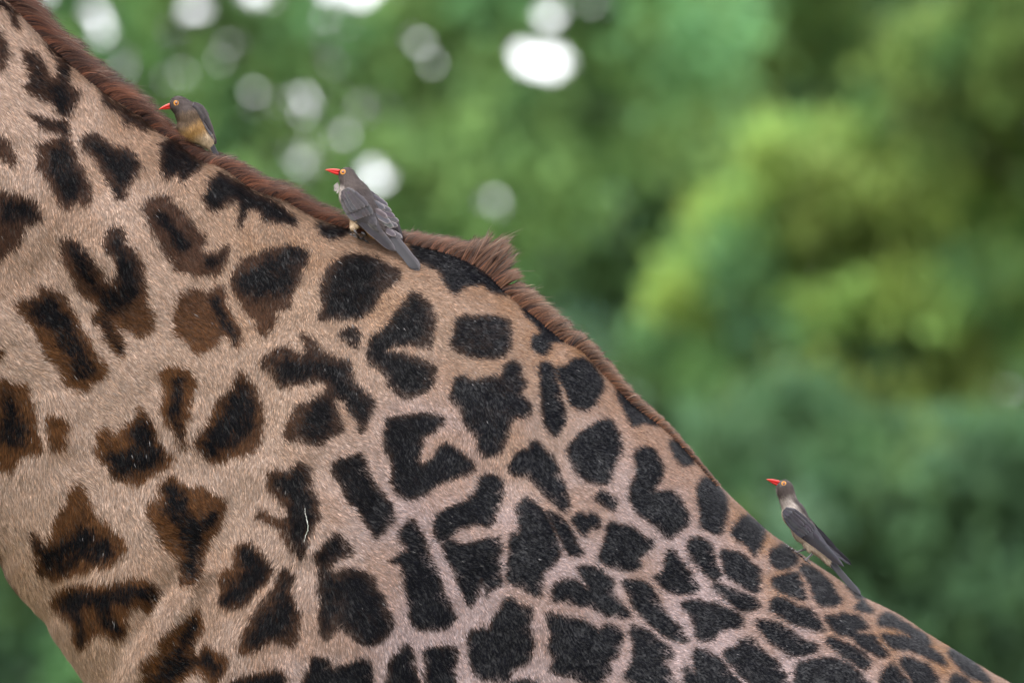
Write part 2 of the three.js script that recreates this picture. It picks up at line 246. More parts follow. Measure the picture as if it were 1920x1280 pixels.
patch([23, 570, 37, 557, 63, 550, 67, 530, 87, 537, 113, 544, 127, 567, 143, 597, 160, 627, 173, 657, 192, 687, 190, 704, 167, 714, 150, 729, 133, 724, 113, 710, 100, 687, 80, 670, 72, 644, 62, 617, 47, 597], 1, [75, 568, 105, 600, 135, 640, 150, 690, 19]);
patch([327, 557, 353, 540, 387, 544, 400, 530, 417, 537, 420, 560, 430, 587, 447, 614, 448, 634, 440, 649, 430, 634, 413, 624, 400, 644, 380, 654, 360, 654, 343, 634, 323, 627, 317, 610, 323, 577], 1, [392, 555, 418, 600, 438, 630, 8]);
patch([-10, 717, 20, 714, 47, 724, 52, 747, 63, 774, 72, 807, 78, 840, 60, 846, 45, 846, 33, 860, 22, 880, 10, 873, -10, 866], 1, [-8, 755, 12, 780, 25, 800, 22]);
patch([87, 784, 97, 771, 123, 784, 125, 797, 118, 814, 118, 831, 100, 840, 92, 824], 1);
patch([-10, 650, 5, 658, -10, 668], 1);
patch([-14, 1030, 3, 1058, 14, 1084, 30, 1110, 24, 1112, 8, 1092, -14, 1062], 1);
patch([180, 807, 197, 797, 213, 811, 230, 791, 248, 774, 252, 755, 267, 774, 283, 794, 300, 824, 320, 850, 320, 860, 300, 873, 277, 890, 253, 903, 227, 900, 207, 890, 197, 870, 173, 850, 177, 827], .9, [262, 800, 290, 838, 250, 858, 212, 872, 20]);
patch([298, 690, 320, 684, 343, 690, 358, 710, 357, 734, 350, 760, 343, 787, 340, 810, 345, 834, 337, 839, 327, 814, 310, 790, 297, 764, 303, 734, 297, 710], .8, [328, 712, 328, 770, 337, 832, 12]);
patch([360, 820, 380, 794, 393, 771, 410, 740, 433, 720, 450, 690, 467, 707, 478, 730, 488, 755, 492, 790, 486, 828, 468, 845, 433, 852, 400, 860, 377, 850, 363, 837], .7, [450, 730, 445, 780, 400, 812, 368, 832, 25]);
patch([273, 950, 293, 926, 300, 900, 317, 883, 333, 896, 353, 910, 377, 903, 390, 916, 410, 926, 422, 936, 418, 963, 405, 990, 387, 1010, 377, 1036, 373, 1063, 363, 1090, 347, 1095, 335, 1086, 337, 1066, 323, 1046, 307, 1026, 290, 1000, 280, 976], 1, [322, 905, 328, 955, 355, 1000, 352, 1080, 17], [402, 965, 362, 990, 9]);
patch([50, 1000, 60, 996, 77, 1013, 88, 1000, 100, 973, 117, 936, 127, 913, 143, 903, 155, 916, 163, 943, 177, 966, 197, 976, 213, 993, 230, 1006, 232, 1033, 213, 1050, 187, 1060, 157, 1066, 123, 1073, 93, 1083, 72, 1073, 63, 1056, 60, 1033], 1, [58, 1010, 78, 1045, 112, 1045, 152, 1008, 190, 1032, 20]);
patch([93, 1116, 107, 1100, 147, 1086, 180, 1090, 217, 1086, 247, 1080, 277, 1083, 290, 1096, 293, 1113, 285, 1130, 273, 1146, 263, 1136, 247, 1136, 235, 1153, 238, 1170, 230, 1186, 207, 1193, 187, 1183, 170, 1190, 157, 1206, 143, 1213, 132, 1193, 128, 1170, 117, 1150, 100, 1133], .95, [120, 1122, 165, 1104, 240, 1106, 282, 1104, 16], [142, 1130, 147, 1200, 9], [190, 1125, 198, 1155, 218, 1178, 12]);
patch([260, 1246, 283, 1223, 300, 1196, 320, 1173, 347, 1153, 367, 1133, 373, 1153, 380, 1176, 363, 1190, 353, 1206, 363, 1223, 383, 1206, 407, 1213, 423, 1226, 423, 1250, 410, 1270, 397, 1286, 383, 1266, 360, 1256, 340, 1270, 327, 1300, 273, 1300, 267, 1266], .95, [355, 1165, 342, 1215, 312, 1255, 290, 1300, 16], [345, 1243, 378, 1226, 402, 1248, 14]);
patch([405, 1083, 420, 1066, 437, 1053, 437, 1020, 450, 1013, 467, 1010, 480, 1020, 490, 1030, 513, 1060, 513, 1073, 493, 1093, 480, 1106, 460, 1130, 430, 1140, 410, 1126, 413, 1103], .8, [468, 1024, 485, 1055, 470, 1092, 428, 1115, 22]);
patch([480, 1143, 500, 1120, 517, 1093, 527, 1066, 540, 1058, 552, 1073, 548, 1106, 558, 1136, 557, 1186, 543, 1208, 513, 1200, 480, 1210, 463, 1220, 447, 1213, 453, 1186, 473, 1160], .45, [530, 1080, 520, 1140, 480, 1185, 34]);
patch([433, 1273, 447, 1263, 480, 1258, 530, 1253, 523, 1300, 433, 1300], .1);
patch([500, 890, 517, 876, 537, 880, 550, 866, 567, 870, 580, 886, 582, 913, 590, 940, 597, 963, 583, 986, 573, 1013, 565, 1040, 547, 1026, 530, 1003, 510, 980, 478, 965, 490, 950, 507, 963, 530, 966, 533, 946, 517, 926, 503, 910], .5, [545, 885, 560, 930, 562, 1010, 25]);
patch([620, 866, 637, 855, 667, 848, 677, 860, 687, 883, 700, 910, 727, 940, 733, 966, 727, 980, 710, 1000, 700, 1011, 687, 993, 667, 960, 647, 936, 630, 900], .12);
patch([587, 1040, 597, 1020, 613, 1003, 623, 996, 637, 1006, 657, 1026, 647, 1040, 620, 1050, 613, 1060, 630, 1066, 667, 1066, 693, 1076, 700, 1100, 713, 1120, 720, 1140, 733, 1163, 723, 1186, 703, 1206, 673, 1200, 653, 1180, 630, 1176, 610, 1190, 595, 1173, 597, 1136, 595, 1100, 595, 1066], .7, [612, 1020, 605, 1080, 610, 1120, 24], [660, 1090, 690, 1140, 695, 1180, 36], [604, 1130, 604, 1170, 9]);
patch([573, 1300, 575, 1240, 593, 1228, 613, 1236, 620, 1250, 653, 1236, 690, 1238, 687, 1300], .05);
patch([725, 1300, 727, 1270, 730, 1236, 747, 1216, 763, 1203, 773, 1223, 777, 1250, 788, 1300], .1);
patch([797, 1213, 850, 1210, 847, 1253, 850, 1300, 800, 1300, 798, 1246], .05);
patch([743, 990, 757, 975, 773, 976, 787, 1000, 800, 1040, 813, 1060, 823, 1100, 833, 1120, 850, 1146, 853, 1156, 842, 1170, 807, 1175, 773, 1166, 763, 1130, 753, 1086, 747, 1056, 727, 1046, 745, 1036, 757, 1026, 753, 1016, 742, 1006], 0);
patch([808, 980, 817, 963, 840, 950, 873, 933, 893, 913, 900, 893, 923, 886, 940, 900, 937, 930, 927, 960, 917, 980, 880, 980, 853, 990, 840, 1003, 850, 1013, 877, 1020, 930, 1008, 930, 1053, 937, 1093, 913, 1100, 910, 1110, 898, 1083, 893, 1106, 880, 1130, 867, 1116, 853, 1080, 833, 1040, 827, 1016, 810, 1000], 0);
patch([480, 474, 523, 457, 547, 455, 573, 464, 577, 477, 563, 504, 557, 527, 543, 554, 540, 574, 517, 574, 520, 597, 493, 627, 480, 614, 477, 594, 460, 574, 440, 550, 433, 524, 443, 497, 453, 477], .8, [550, 470, 520, 520, 455, 530, 20], [500, 480, 480, 540, 12]);
patch([597, 547, 607, 514, 623, 487, 647, 477, 680, 477, 720, 490, 743, 510, 737, 530, 713, 544, 703, 567, 680, 587, 667, 594, 637, 594, 600, 594, 595, 584, 603, 567], .4, [660, 500, 650, 540, 660, 575, 40], [620, 580, 660, 580, 9]);
patch([637, 624, 660, 612, 672, 624, 667, 644, 650, 637], .2);
patch([687, 657, 693, 627, 720, 614, 733, 587, 757, 564, 770, 547, 793, 560, 810, 594, 808, 620, 803, 647, 767, 640, 733, 644, 727, 650, 747, 657, 780, 670, 810, 687, 803, 720, 780, 737, 753, 739, 733, 724, 717, 694, 693, 677], .45, [765, 575, 755, 615, 710, 645, 740, 690, 770, 710, 26]);
patch([843, 634, 850, 607, 870, 590, 910, 594, 940, 594, 953, 614, 953, 644, 940, 664, 910, 670, 880, 664, 843, 650], .25);
patch([487, 674, 507, 657, 533, 647, 550, 657, 570, 660, 566, 640, 560, 617, 587, 634, 600, 654, 627, 664, 650, 670, 657, 690, 663, 714, 687, 737, 697, 754, 680, 790, 670, 804, 660, 774, 640, 744, 627, 747, 633, 780, 637, 804, 613, 820, 590, 834, 560, 827, 533, 814, 540, 787, 560, 754, 593, 737, 613, 717, 590, 710, 557, 714, 527, 720, 517, 704, 497, 687], .6, [500, 678, 545, 690, 600, 685, 640, 700, 670, 760, 22], [600, 760, 585, 800, 25]);
patch([840, 744, 853, 707, 883, 710, 913, 707, 937, 704, 943, 684, 962, 678, 973, 690, 973, 704, 982, 717, 973, 730, 980, 744, 990, 764, 983, 777, 963, 780, 953, 790, 950, 810, 937, 837, 923, 849, 900, 844, 890, 810, 870, 787, 863, 760], .2);
patch([713, 810, 722, 790, 730, 780, 760, 777, 797, 772, 827, 785, 807, 804, 792, 815, 787, 835, 783, 858, 797, 862, 812, 850, 822, 836, 840, 829, 863, 844, 887, 866, 873, 883, 847, 893, 813, 910, 790, 926, 763, 935, 743, 923, 732, 903, 732, 873, 727, 853, 718, 835], .12);
patch([955, 878, 964, 855, 974, 840, 990, 837, 998, 823, 1010, 832, 1027, 850, 1037, 855, 1044, 886, 1057, 916, 1062, 943, 1053, 956, 1033, 940, 1013, 920, 990, 892, 968, 886], 0);
patch([1007, 687, 1020, 679, 1032, 687, 1038, 720, 1047, 750, 1057, 780, 1047, 804, 1037, 814, 1023, 797, 1013, 774, 1013, 734, 1010, 710], 0);
patch([1042, 687, 1057, 687, 1073, 672, 1093, 672, 1113, 687, 1127, 714, 1123, 737, 1107, 760, 1087, 762, 1070, 757, 1057, 730, 1043, 707], 0);
patch([972, 567, 993, 584, 1020, 604, 1040, 622, 1055, 637, 1033, 639, 1027, 652, 1010, 662, 995, 650, 995, 632, 1012, 624, 1003, 607, 983, 587], 0);
patch([763, 450, 790, 457, 830, 470, 873, 489, 913, 514, 943, 545, 927, 546, 897, 529, 867, 536, 847, 549, 827, 527, 820, 507, 797, 494, 770, 480], .05);
patch([590, 415, 610, 417, 630, 421, 655, 431, 630, 440, 617, 445, 605, 437], .1);
patch([1153, 727, 1180, 744, 1207, 767, 1230, 794, 1207, 790, 1190, 797, 1177, 784, 1167, 760], .1);
patch([1065, 834, 1083, 814, 1107, 797, 1133, 785, 1150, 800, 1160, 827, 1157, 850, 1143, 880, 1140, 903, 1123, 906, 1100, 900, 1077, 880, 1067, 860], 0);
patch([1187, 855, 1192, 842, 1207, 838, 1222, 842, 1232, 860, 1240, 883, 1233, 903, 1223, 923, 1250, 918, 1267, 930, 1280, 950, 1288, 976, 1273, 990, 1250, 1005, 1233, 986, 1213, 970, 1187, 953, 1180, 933, 1183, 910, 1190, 883], 0);
patch([1253, 825, 1273, 830, 1289, 848, 1294, 866, 1280, 869, 1262, 855], 0);
patch([1303, 916, 1310, 900, 1323, 893, 1343, 911, 1360, 932, 1357, 963, 1350, 990, 1337, 998, 1313, 986, 1310, 960], 0);
patch([1370, 1000, 1380, 976, 1397, 963, 1415, 974, 1431, 989, 1427, 1013, 1413, 1038, 1397, 1020], 0);
patch([1112, 933, 1123, 921, 1140, 925, 1153, 940, 1147, 950, 1130, 943], 0);
patch([1068, 970, 1083, 960, 1093, 970, 1107, 960, 1120, 976, 1113, 990, 1100, 986, 1093, 1001, 1080, 990], 0);
patch([1022, 956, 1047, 970, 1063, 993, 1080, 1023, 1088, 1036, 1063, 1036, 1043, 1000, 1030, 976], 0);
patch([983, 933, 1010, 953, 1027, 980, 1042, 1020, 1043, 1043, 1023, 1066, 1012, 1070, 1010, 1100, 1003, 1113, 977, 1100, 960, 1093, 950, 1083, 950, 1053, 953, 1013, 958, 1000, 973, 996, 967, 953, 973, 943], 0);
patch([1130, 1020, 1133, 993, 1140, 978, 1167, 983, 1187, 990, 1203, 1003, 1225, 1016, 1210, 1033, 1197, 1040, 1193, 1063, 1163, 1063, 1137, 1056, 1120, 1043], 0);
patch([1223, 1080, 1240, 1070, 1243, 1043, 1253, 1031, 1270, 1046, 1283, 1066, 1297, 1083, 1305, 1106, 1280, 1110, 1257, 1108, 1237, 1093], 0);
patch([1287, 1016, 1300, 1005, 1323, 1016, 1332, 1033, 1337, 1053, 1348, 1083, 1330, 1083, 1313, 1066, 1293, 1043], 0);
patch([1350, 1030, 1363, 1030, 1387, 1040, 1407, 1056, 1422, 1073, 1420, 1106, 1407, 1106, 1377, 1090, 1357, 1073, 1353, 1050], 0);
patch([1330, 1096, 1353, 1096, 1383, 1110, 1407, 1120, 1420, 1136, 1403, 1145, 1380, 1140, 1350, 1116], 0);
patch([1033, 1120, 1037, 1096, 1057, 1086, 1077, 1086, 1103, 1101, 1092, 1080, 1080, 1063, 1107, 1060, 1140, 1083, 1147, 1106, 1160, 1130, 1178, 1150, 1167, 1153, 1137, 1150, 1107, 1136, 1080, 1130, 1047, 1123], 0);
patch([1165, 1090, 1183, 1086, 1207, 1096, 1227, 1116, 1238, 1140, 1253, 1160, 1270, 1176, 1285, 1200, 1267, 1196, 1243, 1186, 1207, 1160, 1190, 1136, 1177, 1113], 0);
patch([1275, 1130, 1307, 1123, 1330, 1130, 1353, 1140, 1383, 1156, 1387, 1173, 1363, 1176, 1343, 1183, 1337, 1196, 1323, 1201, 1303, 1193, 1297, 1163, 1287, 1146], 0);
patch([1023, 1146, 1050, 1153, 1083, 1160, 1103, 1166, 1120, 1180, 1130, 1170, 1150, 1173, 1160, 1183, 1157, 1206, 1150, 1230, 1137, 1233, 1140, 1253, 1130, 1263, 1123, 1280, 1100, 1276, 1070, 1266, 1033, 1253, 1037, 1233, 1027, 1203, 1033, 1180], 0);
patch([1178, 1171, 1207, 1180, 1227, 1196, 1253, 1213, 1258, 1230, 1240, 1230, 1243, 1243, 1253, 1260, 1257, 1300, 1203, 1300, 1170, 1266, 1183, 1240, 1183, 1206], 0);
patch([1297, 1223, 1317, 1218, 1343, 1230, 1360, 1250, 1390, 1300, 1297, 1300, 1280, 1253, 1300, 1263], 0);
patch([1357, 1220, 1380, 1213, 1383, 1203, 1403, 1196, 1417, 1213, 1440, 1230, 1457, 1246, 1476, 1290, 1430, 1300, 1400, 1275, 1380, 1256], 0);
patch([877, 1213, 877, 1196, 890, 1176, 917, 1173, 927, 1146, 947, 1123, 960, 1120, 973, 1133, 995, 1140, 990, 1170, 997, 1196, 993, 1226, 983, 1240, 960, 1253, 947, 1273, 910, 1270, 887, 1260], .05);
patch([950, 1300, 960, 1276, 983, 1271, 1003, 1277, 1010, 1300], 0);
patch([1442, 1053, 1443, 1033, 1460, 1023, 1470, 1021, 1483, 1031, 1492, 1045, 1480, 1060, 1457, 1063], 0);
patch([1498, 1066, 1503, 1056, 1520, 1063, 1540, 1081, 1557, 1094, 1567, 1113, 1575, 1126, 1557, 1133, 1533, 1131, 1523, 1110, 1513, 1083], 0);
patch([1447, 1090, 1453, 1080, 1473, 1075, 1492, 1075, 1500, 1090, 1507, 1121, 1483, 1116, 1460, 1106], 0);
patch([1443, 1140, 1447, 1120, 1463, 1123, 1490, 1133, 1520, 1146, 1537, 1173, 1537, 1181, 1507, 1176, 1477, 1161], 0);
patch([1417, 1167, 1437, 1163, 1463, 1170, 1483, 1186, 1507, 1203, 1530, 1211, 1517, 1223, 1477, 1228, 1463, 1216, 1440, 1200], 0);
patch([1547, 1153, 1567, 1157, 1577, 1150, 1607, 1156, 1623, 1173, 1603, 1180, 1610, 1188, 1637, 1193, 1650, 1213, 1662, 1226, 1640, 1225, 1613, 1213, 1597, 1193, 1570, 1186, 1553, 1173], 0);
patch([1547, 1203, 1553, 1196, 1580, 1206, 1607, 1220, 1630, 1240, 1617, 1250, 1590, 1236, 1563, 1216], 0);
patch([1490, 1250, 1507, 1240, 1533, 1233, 1567, 1236, 1597, 1250, 1632, 1300, 1507, 1300], 0);
patch([1603, 1140, 1612, 1121, 1622, 1131, 1632, 1146, 1617, 1146], 0);
patch([1585, 1092, 1600, 1100, 1620, 1116, 1605, 1116], 0);
patch([1645, 1168, 1653, 1153, 1670, 1153, 1703, 1173, 1730, 1186, 1742, 1203, 1737, 1210, 1757, 1226, 1768, 1245, 1747, 1236, 1717, 1220, 1680, 1215, 1660, 1200, 1653, 1190, 1680, 1191, 1707, 1196, 1693, 1183, 1670, 1173], 0);
patch([1685, 1236, 1707, 1235, 1733, 1246, 1750, 1263, 1762, 1300, 1720, 1300, 1697, 1256], 0);
patch([1645, 1290, 1667, 1246, 1680, 1253, 1700, 1290], 0);
patch([1778, 1226, 1783, 1216, 1807, 1228, 1827, 1243, 1852, 1273, 1833, 1273, 1803, 1256], 0);
patch([1783, 1266, 1807, 1270, 1824, 1295, 1790, 1300], 0);

// markings drawn on the side elevation of the coat, signed distance on a 2-unit grid
const MX0 = -140, MY0 = -140, MW = 1100, MH = 760, msd = new Float32Array(MW * MH).fill(60), mdk = new Float32Array(MW * MH), mbr = new Float32Array(MW * MH);
for (const { o, b, core } of P) {
  const el = q => { const p = onCoat(q[0], q[1]); return [ex(p.x), ey(p.y)]; };
  const out = spline(o.map(el), 3, true), cores = core.map(c => ({ l: c.l.map(el), r: c.r })), n = out.length;
  const xs = out.map(q => q[0]), ys = out.map(q => q[1]), x0 = Math.max(0, Math.floor((Math.min(...xs) - 40 - MX0) / 2)), x1 = Math.min(MW - 1, Math.ceil((Math.max(...xs) + 40 - MX0) / 2)), y0 = Math.max(0, Math.floor((Math.min(...ys) - 40 - MY0) / 2)), y1 = Math.min(MH - 1, Math.ceil((Math.max(...ys) + 40 - MY0) / 2));
  for (let j = y0; j <= y1; j++) for (let i = x0; i <= x1; i++) {
    const x = MX0 + 2 * i, y = MY0 + 2 * j; let d = 1e9, inside = false;
    for (let k = 0, m = n - 1; k < n; m = k++) { const a = out[m], c = out[k]; d = Math.min(d, segDist(x, y, a, c)); if ((c[1] > y) !== (a[1] > y) && x < (a[0] - c[0]) * (y - c[1]) / (a[1] - c[1]) + c[0]) inside = !inside; }
    const s = inside ? -d : d, at = j * MW + i;
    if (s < msd[at]) {
      msd[at] = s; mbr[at] = b;
      let k = 0; for (const c of cores) k = Math.max(k, sstep(c.r * 2.3, c.r * 0.4, lineDist(x, y, c.l)));
      mdk[at] = cores.length ? k : 1 - b;
    }
  }
}
function cell(x, y) {                                                     // elsewhere on the animal: irregular blocks between pale lines
  const s = 118, u = x / s, v = y / s, i0 = Math.floor(u), j0 = Math.floor(v); let a = 9, b = 9;
  for (let j = j0 - 1; j <= j0 + 1; j++) for (let i = i0 - 1; i <= i0 + 1; i++) { const d = Math.hypot(i + hash(i, j + 77) - u, j + hash(i + 31, j) - v); if (d < a) { b = a; a = d; } else if (d < b) b = d; }
  return (0.17 - (b - a)) * 60;
}
function marking(x, y) {                                                  // [signed distance, darkness, brownness]
  const fx = (x - MX0) / 2, fy = (y - MY0) / 2, i = Math.floor(fx), j = Math.floor(fy);
  if (i < 8 || j < 8 || i > MW - 10 || j > MH - 10 || x < -25 || y > 1305 || x > 1860 + 60) return [cell(x, y), 0.8, 0.3];
  const u = fx - i, v = fy - j, a = j * MW + i, g = m => lerp(lerp(m[a], m[a + 1], u), lerp(m[a + MW], m[a + MW + 1], u), v);
  return [g(msd), g(mdk), mbr[a]];
}
const TAN = [0.2451, 0.1721, 0.1345], PINK = [0.2011, 0.1504, 0.1456], GOLDEN = [0.1772, 0.1168, 0.08044], WARM = [0.245, 0.155, 0.1], BLUE = [0.0017, 0.0018, 0.0033], ORANGE = [0.1436, 0.07565, 0.03926], BLACK = [0.0016, 0.0015, 0.0022], BROWN = [0.03108, 0.01554, 0.009912], RUST = [0.06216, 0.02604, 0.00882], UMBER = [0.01848, 0.01092, 0.008232];
const backY = new Float32Array(2400).fill(-1e4);                          // height of the back line over x, for the rusty stripe of coat along the spine
for (let l = back.near([-200, -240]); l < back.near([2100, 1400]); l += 1) { const q = back.at(l), i = Math.round(q[0]) + 220; if (i >= 0 && i < 2400) backY[i] = q[1]; }
for (let i = 1; i < 2400; i++) if (backY[i] < -9e3) backY[i] = backY[i - 1];
function coat(x, y, jit = 0) {                                            // the coat's own colour at a place on its side elevation
  const wx = (fbm(x / 26, y / 26) - 0.5) * 13 + (fbm(x / 9 + 40, y / 9) - 0.5) * 7, wy = (fbm(x / 26 + 70, y / 26 + 30) - 0.5) * 13 + (fbm(x / 9, y / 9 + 50) - 0.5) * 7;
  const soft = lerp(1, 0.55, sstep(500, 1000, x)), [s, dk, br] = marking(x + wx * soft, y + wy * soft);
  const below = (y - backY[clamp(Math.round(x) + 220, 0, 2399)]) * 0.75;
  let base = mix3(TAN, PINK, sstep(450, 1000, x + 0.25 * (y - 640) + 250 * (fbm(x / 160, y / 160) - 0.5)));
  base = mix3(base, GOLDEN, sstep(420, 120, below + 200 * (fbm(x / 110 + 30, y / 110) - 0.5)) * sstep(150, 480, x) * sstep(1300, 950, x) * 0.8);
  const rust = clamp(sstep(150, 10, below + 60 * (fbm(x / 50, y / 50) - 0.5)) * lerp(0.22, 0.75, sstep(350, 1250, x)) + 0.35 * sstep(0.52, 0.75, fbm(x / 120 + 11, y / 120 + 4)) + 0.25 * sstep(260, 60, y - 900 + x) * 0);
  base = mix3(base, ORANGE, rust);
  base = mix3(base, WARM, 0.6 * sstep(330, 120, x - 0.3 * (y - 1150)) * sstep(860, 1100, y));
  const left = sstep(680, 300, x) * sstep(430, 700, y), hue = mix3(mix3(UMBER, BROWN, sstep(700, 350, x)), RUST, left * 0.8);
  const edge = sstep(0, lerp(26, 7, sstep(500, 1150, x)) * clamp(0.45 + br), -s), grain = 0.75 * (fbm(x / 6, y / 6) - 0.5) + 0.6 * (fbm(x / 26 + 8, y / 26) - 0.5);
  const k = clamp(1.25 * (dk * (0.4 + 0.6 * edge) + grain * 1.1 * clamp(br * 1.4 + 0.35) + jit * 0.05) - 0.08 + 0.16 * (1 - clamp(br * 3)));
  const dark = mix3(hue, mix3(BLACK, BLUE, sstep(550, 950, x + 0.3 * (y - 800))), k);
  return { c: mix3(dark, base, sstep(-2.5, 3, s + jit - lerp(2.5, 4.2, sstep(500, 1000, x)))), s };
}

// ---------------------------------------------------------------- giraffe: build
const gFoot = W(600, 640, 0).setY(0);
const giraffe = thing('giraffe', 'tall giraffe with dark brown and black patches, birds on its neck and back', 'giraffe', gFoot);
{
  const cv = new Float32Array(gp.length);
  for (let i = 0; i < gp.length; i += 3) cv.set(coat(ex(gp[i]), ey(gp[i + 1])).c.map(c => c * 0.75), i);
  trunkGeo.setAttribute('color', new THREE.BufferAttribute(cv, 3));
  const skin = p => coat(ex(p.x), ey(p.y)).c.map(c => c * 0.8);
  const limb = (px, zs, r, seg = 20) => { const c = spline(px.map((q, i) => [q[0], q[1], zs[i], r[i]]), 10), pts = c.map(q => W(q[0], q[1], q[2])); return tube(pts, c.map(q => q[3]), seg, i => skin(pts[i])); };
  const gy = 640 + LOOK.y * PPM, parts = [trunkGeo.clone()];
  for (const s of [1, -1]) {
    const o = s > 0 ? 0 : 90;
    parts.push(limb([[560 + o, 1500], [520 + o, 1950], [500 + o, 2450], [505 + o, 2850], [500 + o, 2960], [505 + o, 3500], [505 + o, 3950], [480 + o, gy - 110]], [.2, .22, .2, .19, .19, .18, .18, .18].map(z => z * s), [.19, .16, .11, .075, .08, .052, .055, .06]));
    parts.push(limb([[2050 + o, 1600], [1980 + o, 1950], [1900 + o, 2350], [2060 + o, 2780], [2080 + o, 2880], [2060 + o, 3500], [2055 + o, 3950], [2030 + o, gy - 110]], [.18, .2, .2, .18, .18, .17, .17, .17].map(z => z * s), [.24, .2, .13, .07, .075, .052, .055, .06]));
  }
  parts.push(limb([[-1330, -1420], [-1400, -1470], [-1500, -1440], [-1640, -1330], [-1790, -1200], [-1870, -1130], [-1890, -1110]], [0, 0, 0, 0, 0, 0, 0], [.09, .115, .12, .095, .07, .062, .03], 24));
  for (const g of parts) g.translate(-gFoot.x, -gFoot.y, -gFoot.z);
  mesh('body', mergeGeometries(parts), new THREE.MeshStandardMaterial({ vertexColors: true, roughness: 0.9 }), giraffe);
  const horn = new THREE.MeshStandardMaterial({ vertexColors: true, roughness: 0.6 }), loc = g => g.translate(-gFoot.x, -gFoot.y, -gFoot.z);
  for (const s of [1, -1]) {
    for (const x of [480, 2030]) { const h = (s > 0 ? 0 : 90) + x, z = s * (x < 1000 ? .18 : .17), c = W(h - 20, gy - 110, z); mesh('hoof', loc(tube([c, V3(c.x - .02, .06, z), V3(c.x - .035, .004, z)], [.062, .075, .085], 16, [.02, .018, .016])), horn, giraffe); }
    mesh('horn', loc(tube([W(-1400, -1560, .05 * s), W(-1370, -1690, .055 * s), W(-1365, -1760, .055 * s)], [.03, .022, .03], 12, i => i ? [.02, .015, .012] : [.2, .12, .07])), horn, giraffe);
    mesh('ear', loc(tube([W(-1350, -1500, .09 * s), W(-1290, -1530, .15 * s), W(-1240, -1560, .21 * s), W(-1215, -1575, .25 * s)], [.015, .04, .03, .004], 12, [.3, .2, .14], 0.3)), horn, giraffe);
    const eye = new THREE.SphereGeometry(0.026, 20, 14); eye.setAttribute('color', new THREE.BufferAttribute(new Float32Array(eye.attributes.position.count * 3).fill(0.01), 3)); eye.deleteAttribute('uv');
    const ep = W(-1510, -1470, .095 * s); mesh('eye', eye.translate(ep.x, ep.y, ep.z).translate(-gFoot.x, -gFoot.y, -gFoot.z), new THREE.MeshStandardMaterial({ vertexColors: true, roughness: 0.08 }), giraffe);
  }
  mesh('tail', loc(tube([W(2310, 1600), W(2400, 1720), W(2420, 2000), W(2415, 2350), W(2410, 2700), W(2420, 3000)], [.05, .035, .025, .02, .04, .006], 12, i => i > 3 ? [.01, .009, .01] : [.3, .2, .14])), horn, giraffe);
}
const furMat = new THREE.MeshPhysicalMaterial({ vertexColors: true, roughness: 0.6, specularIntensity: 0.06, side: THREE.DoubleSide });
const HAIRS = 600000;
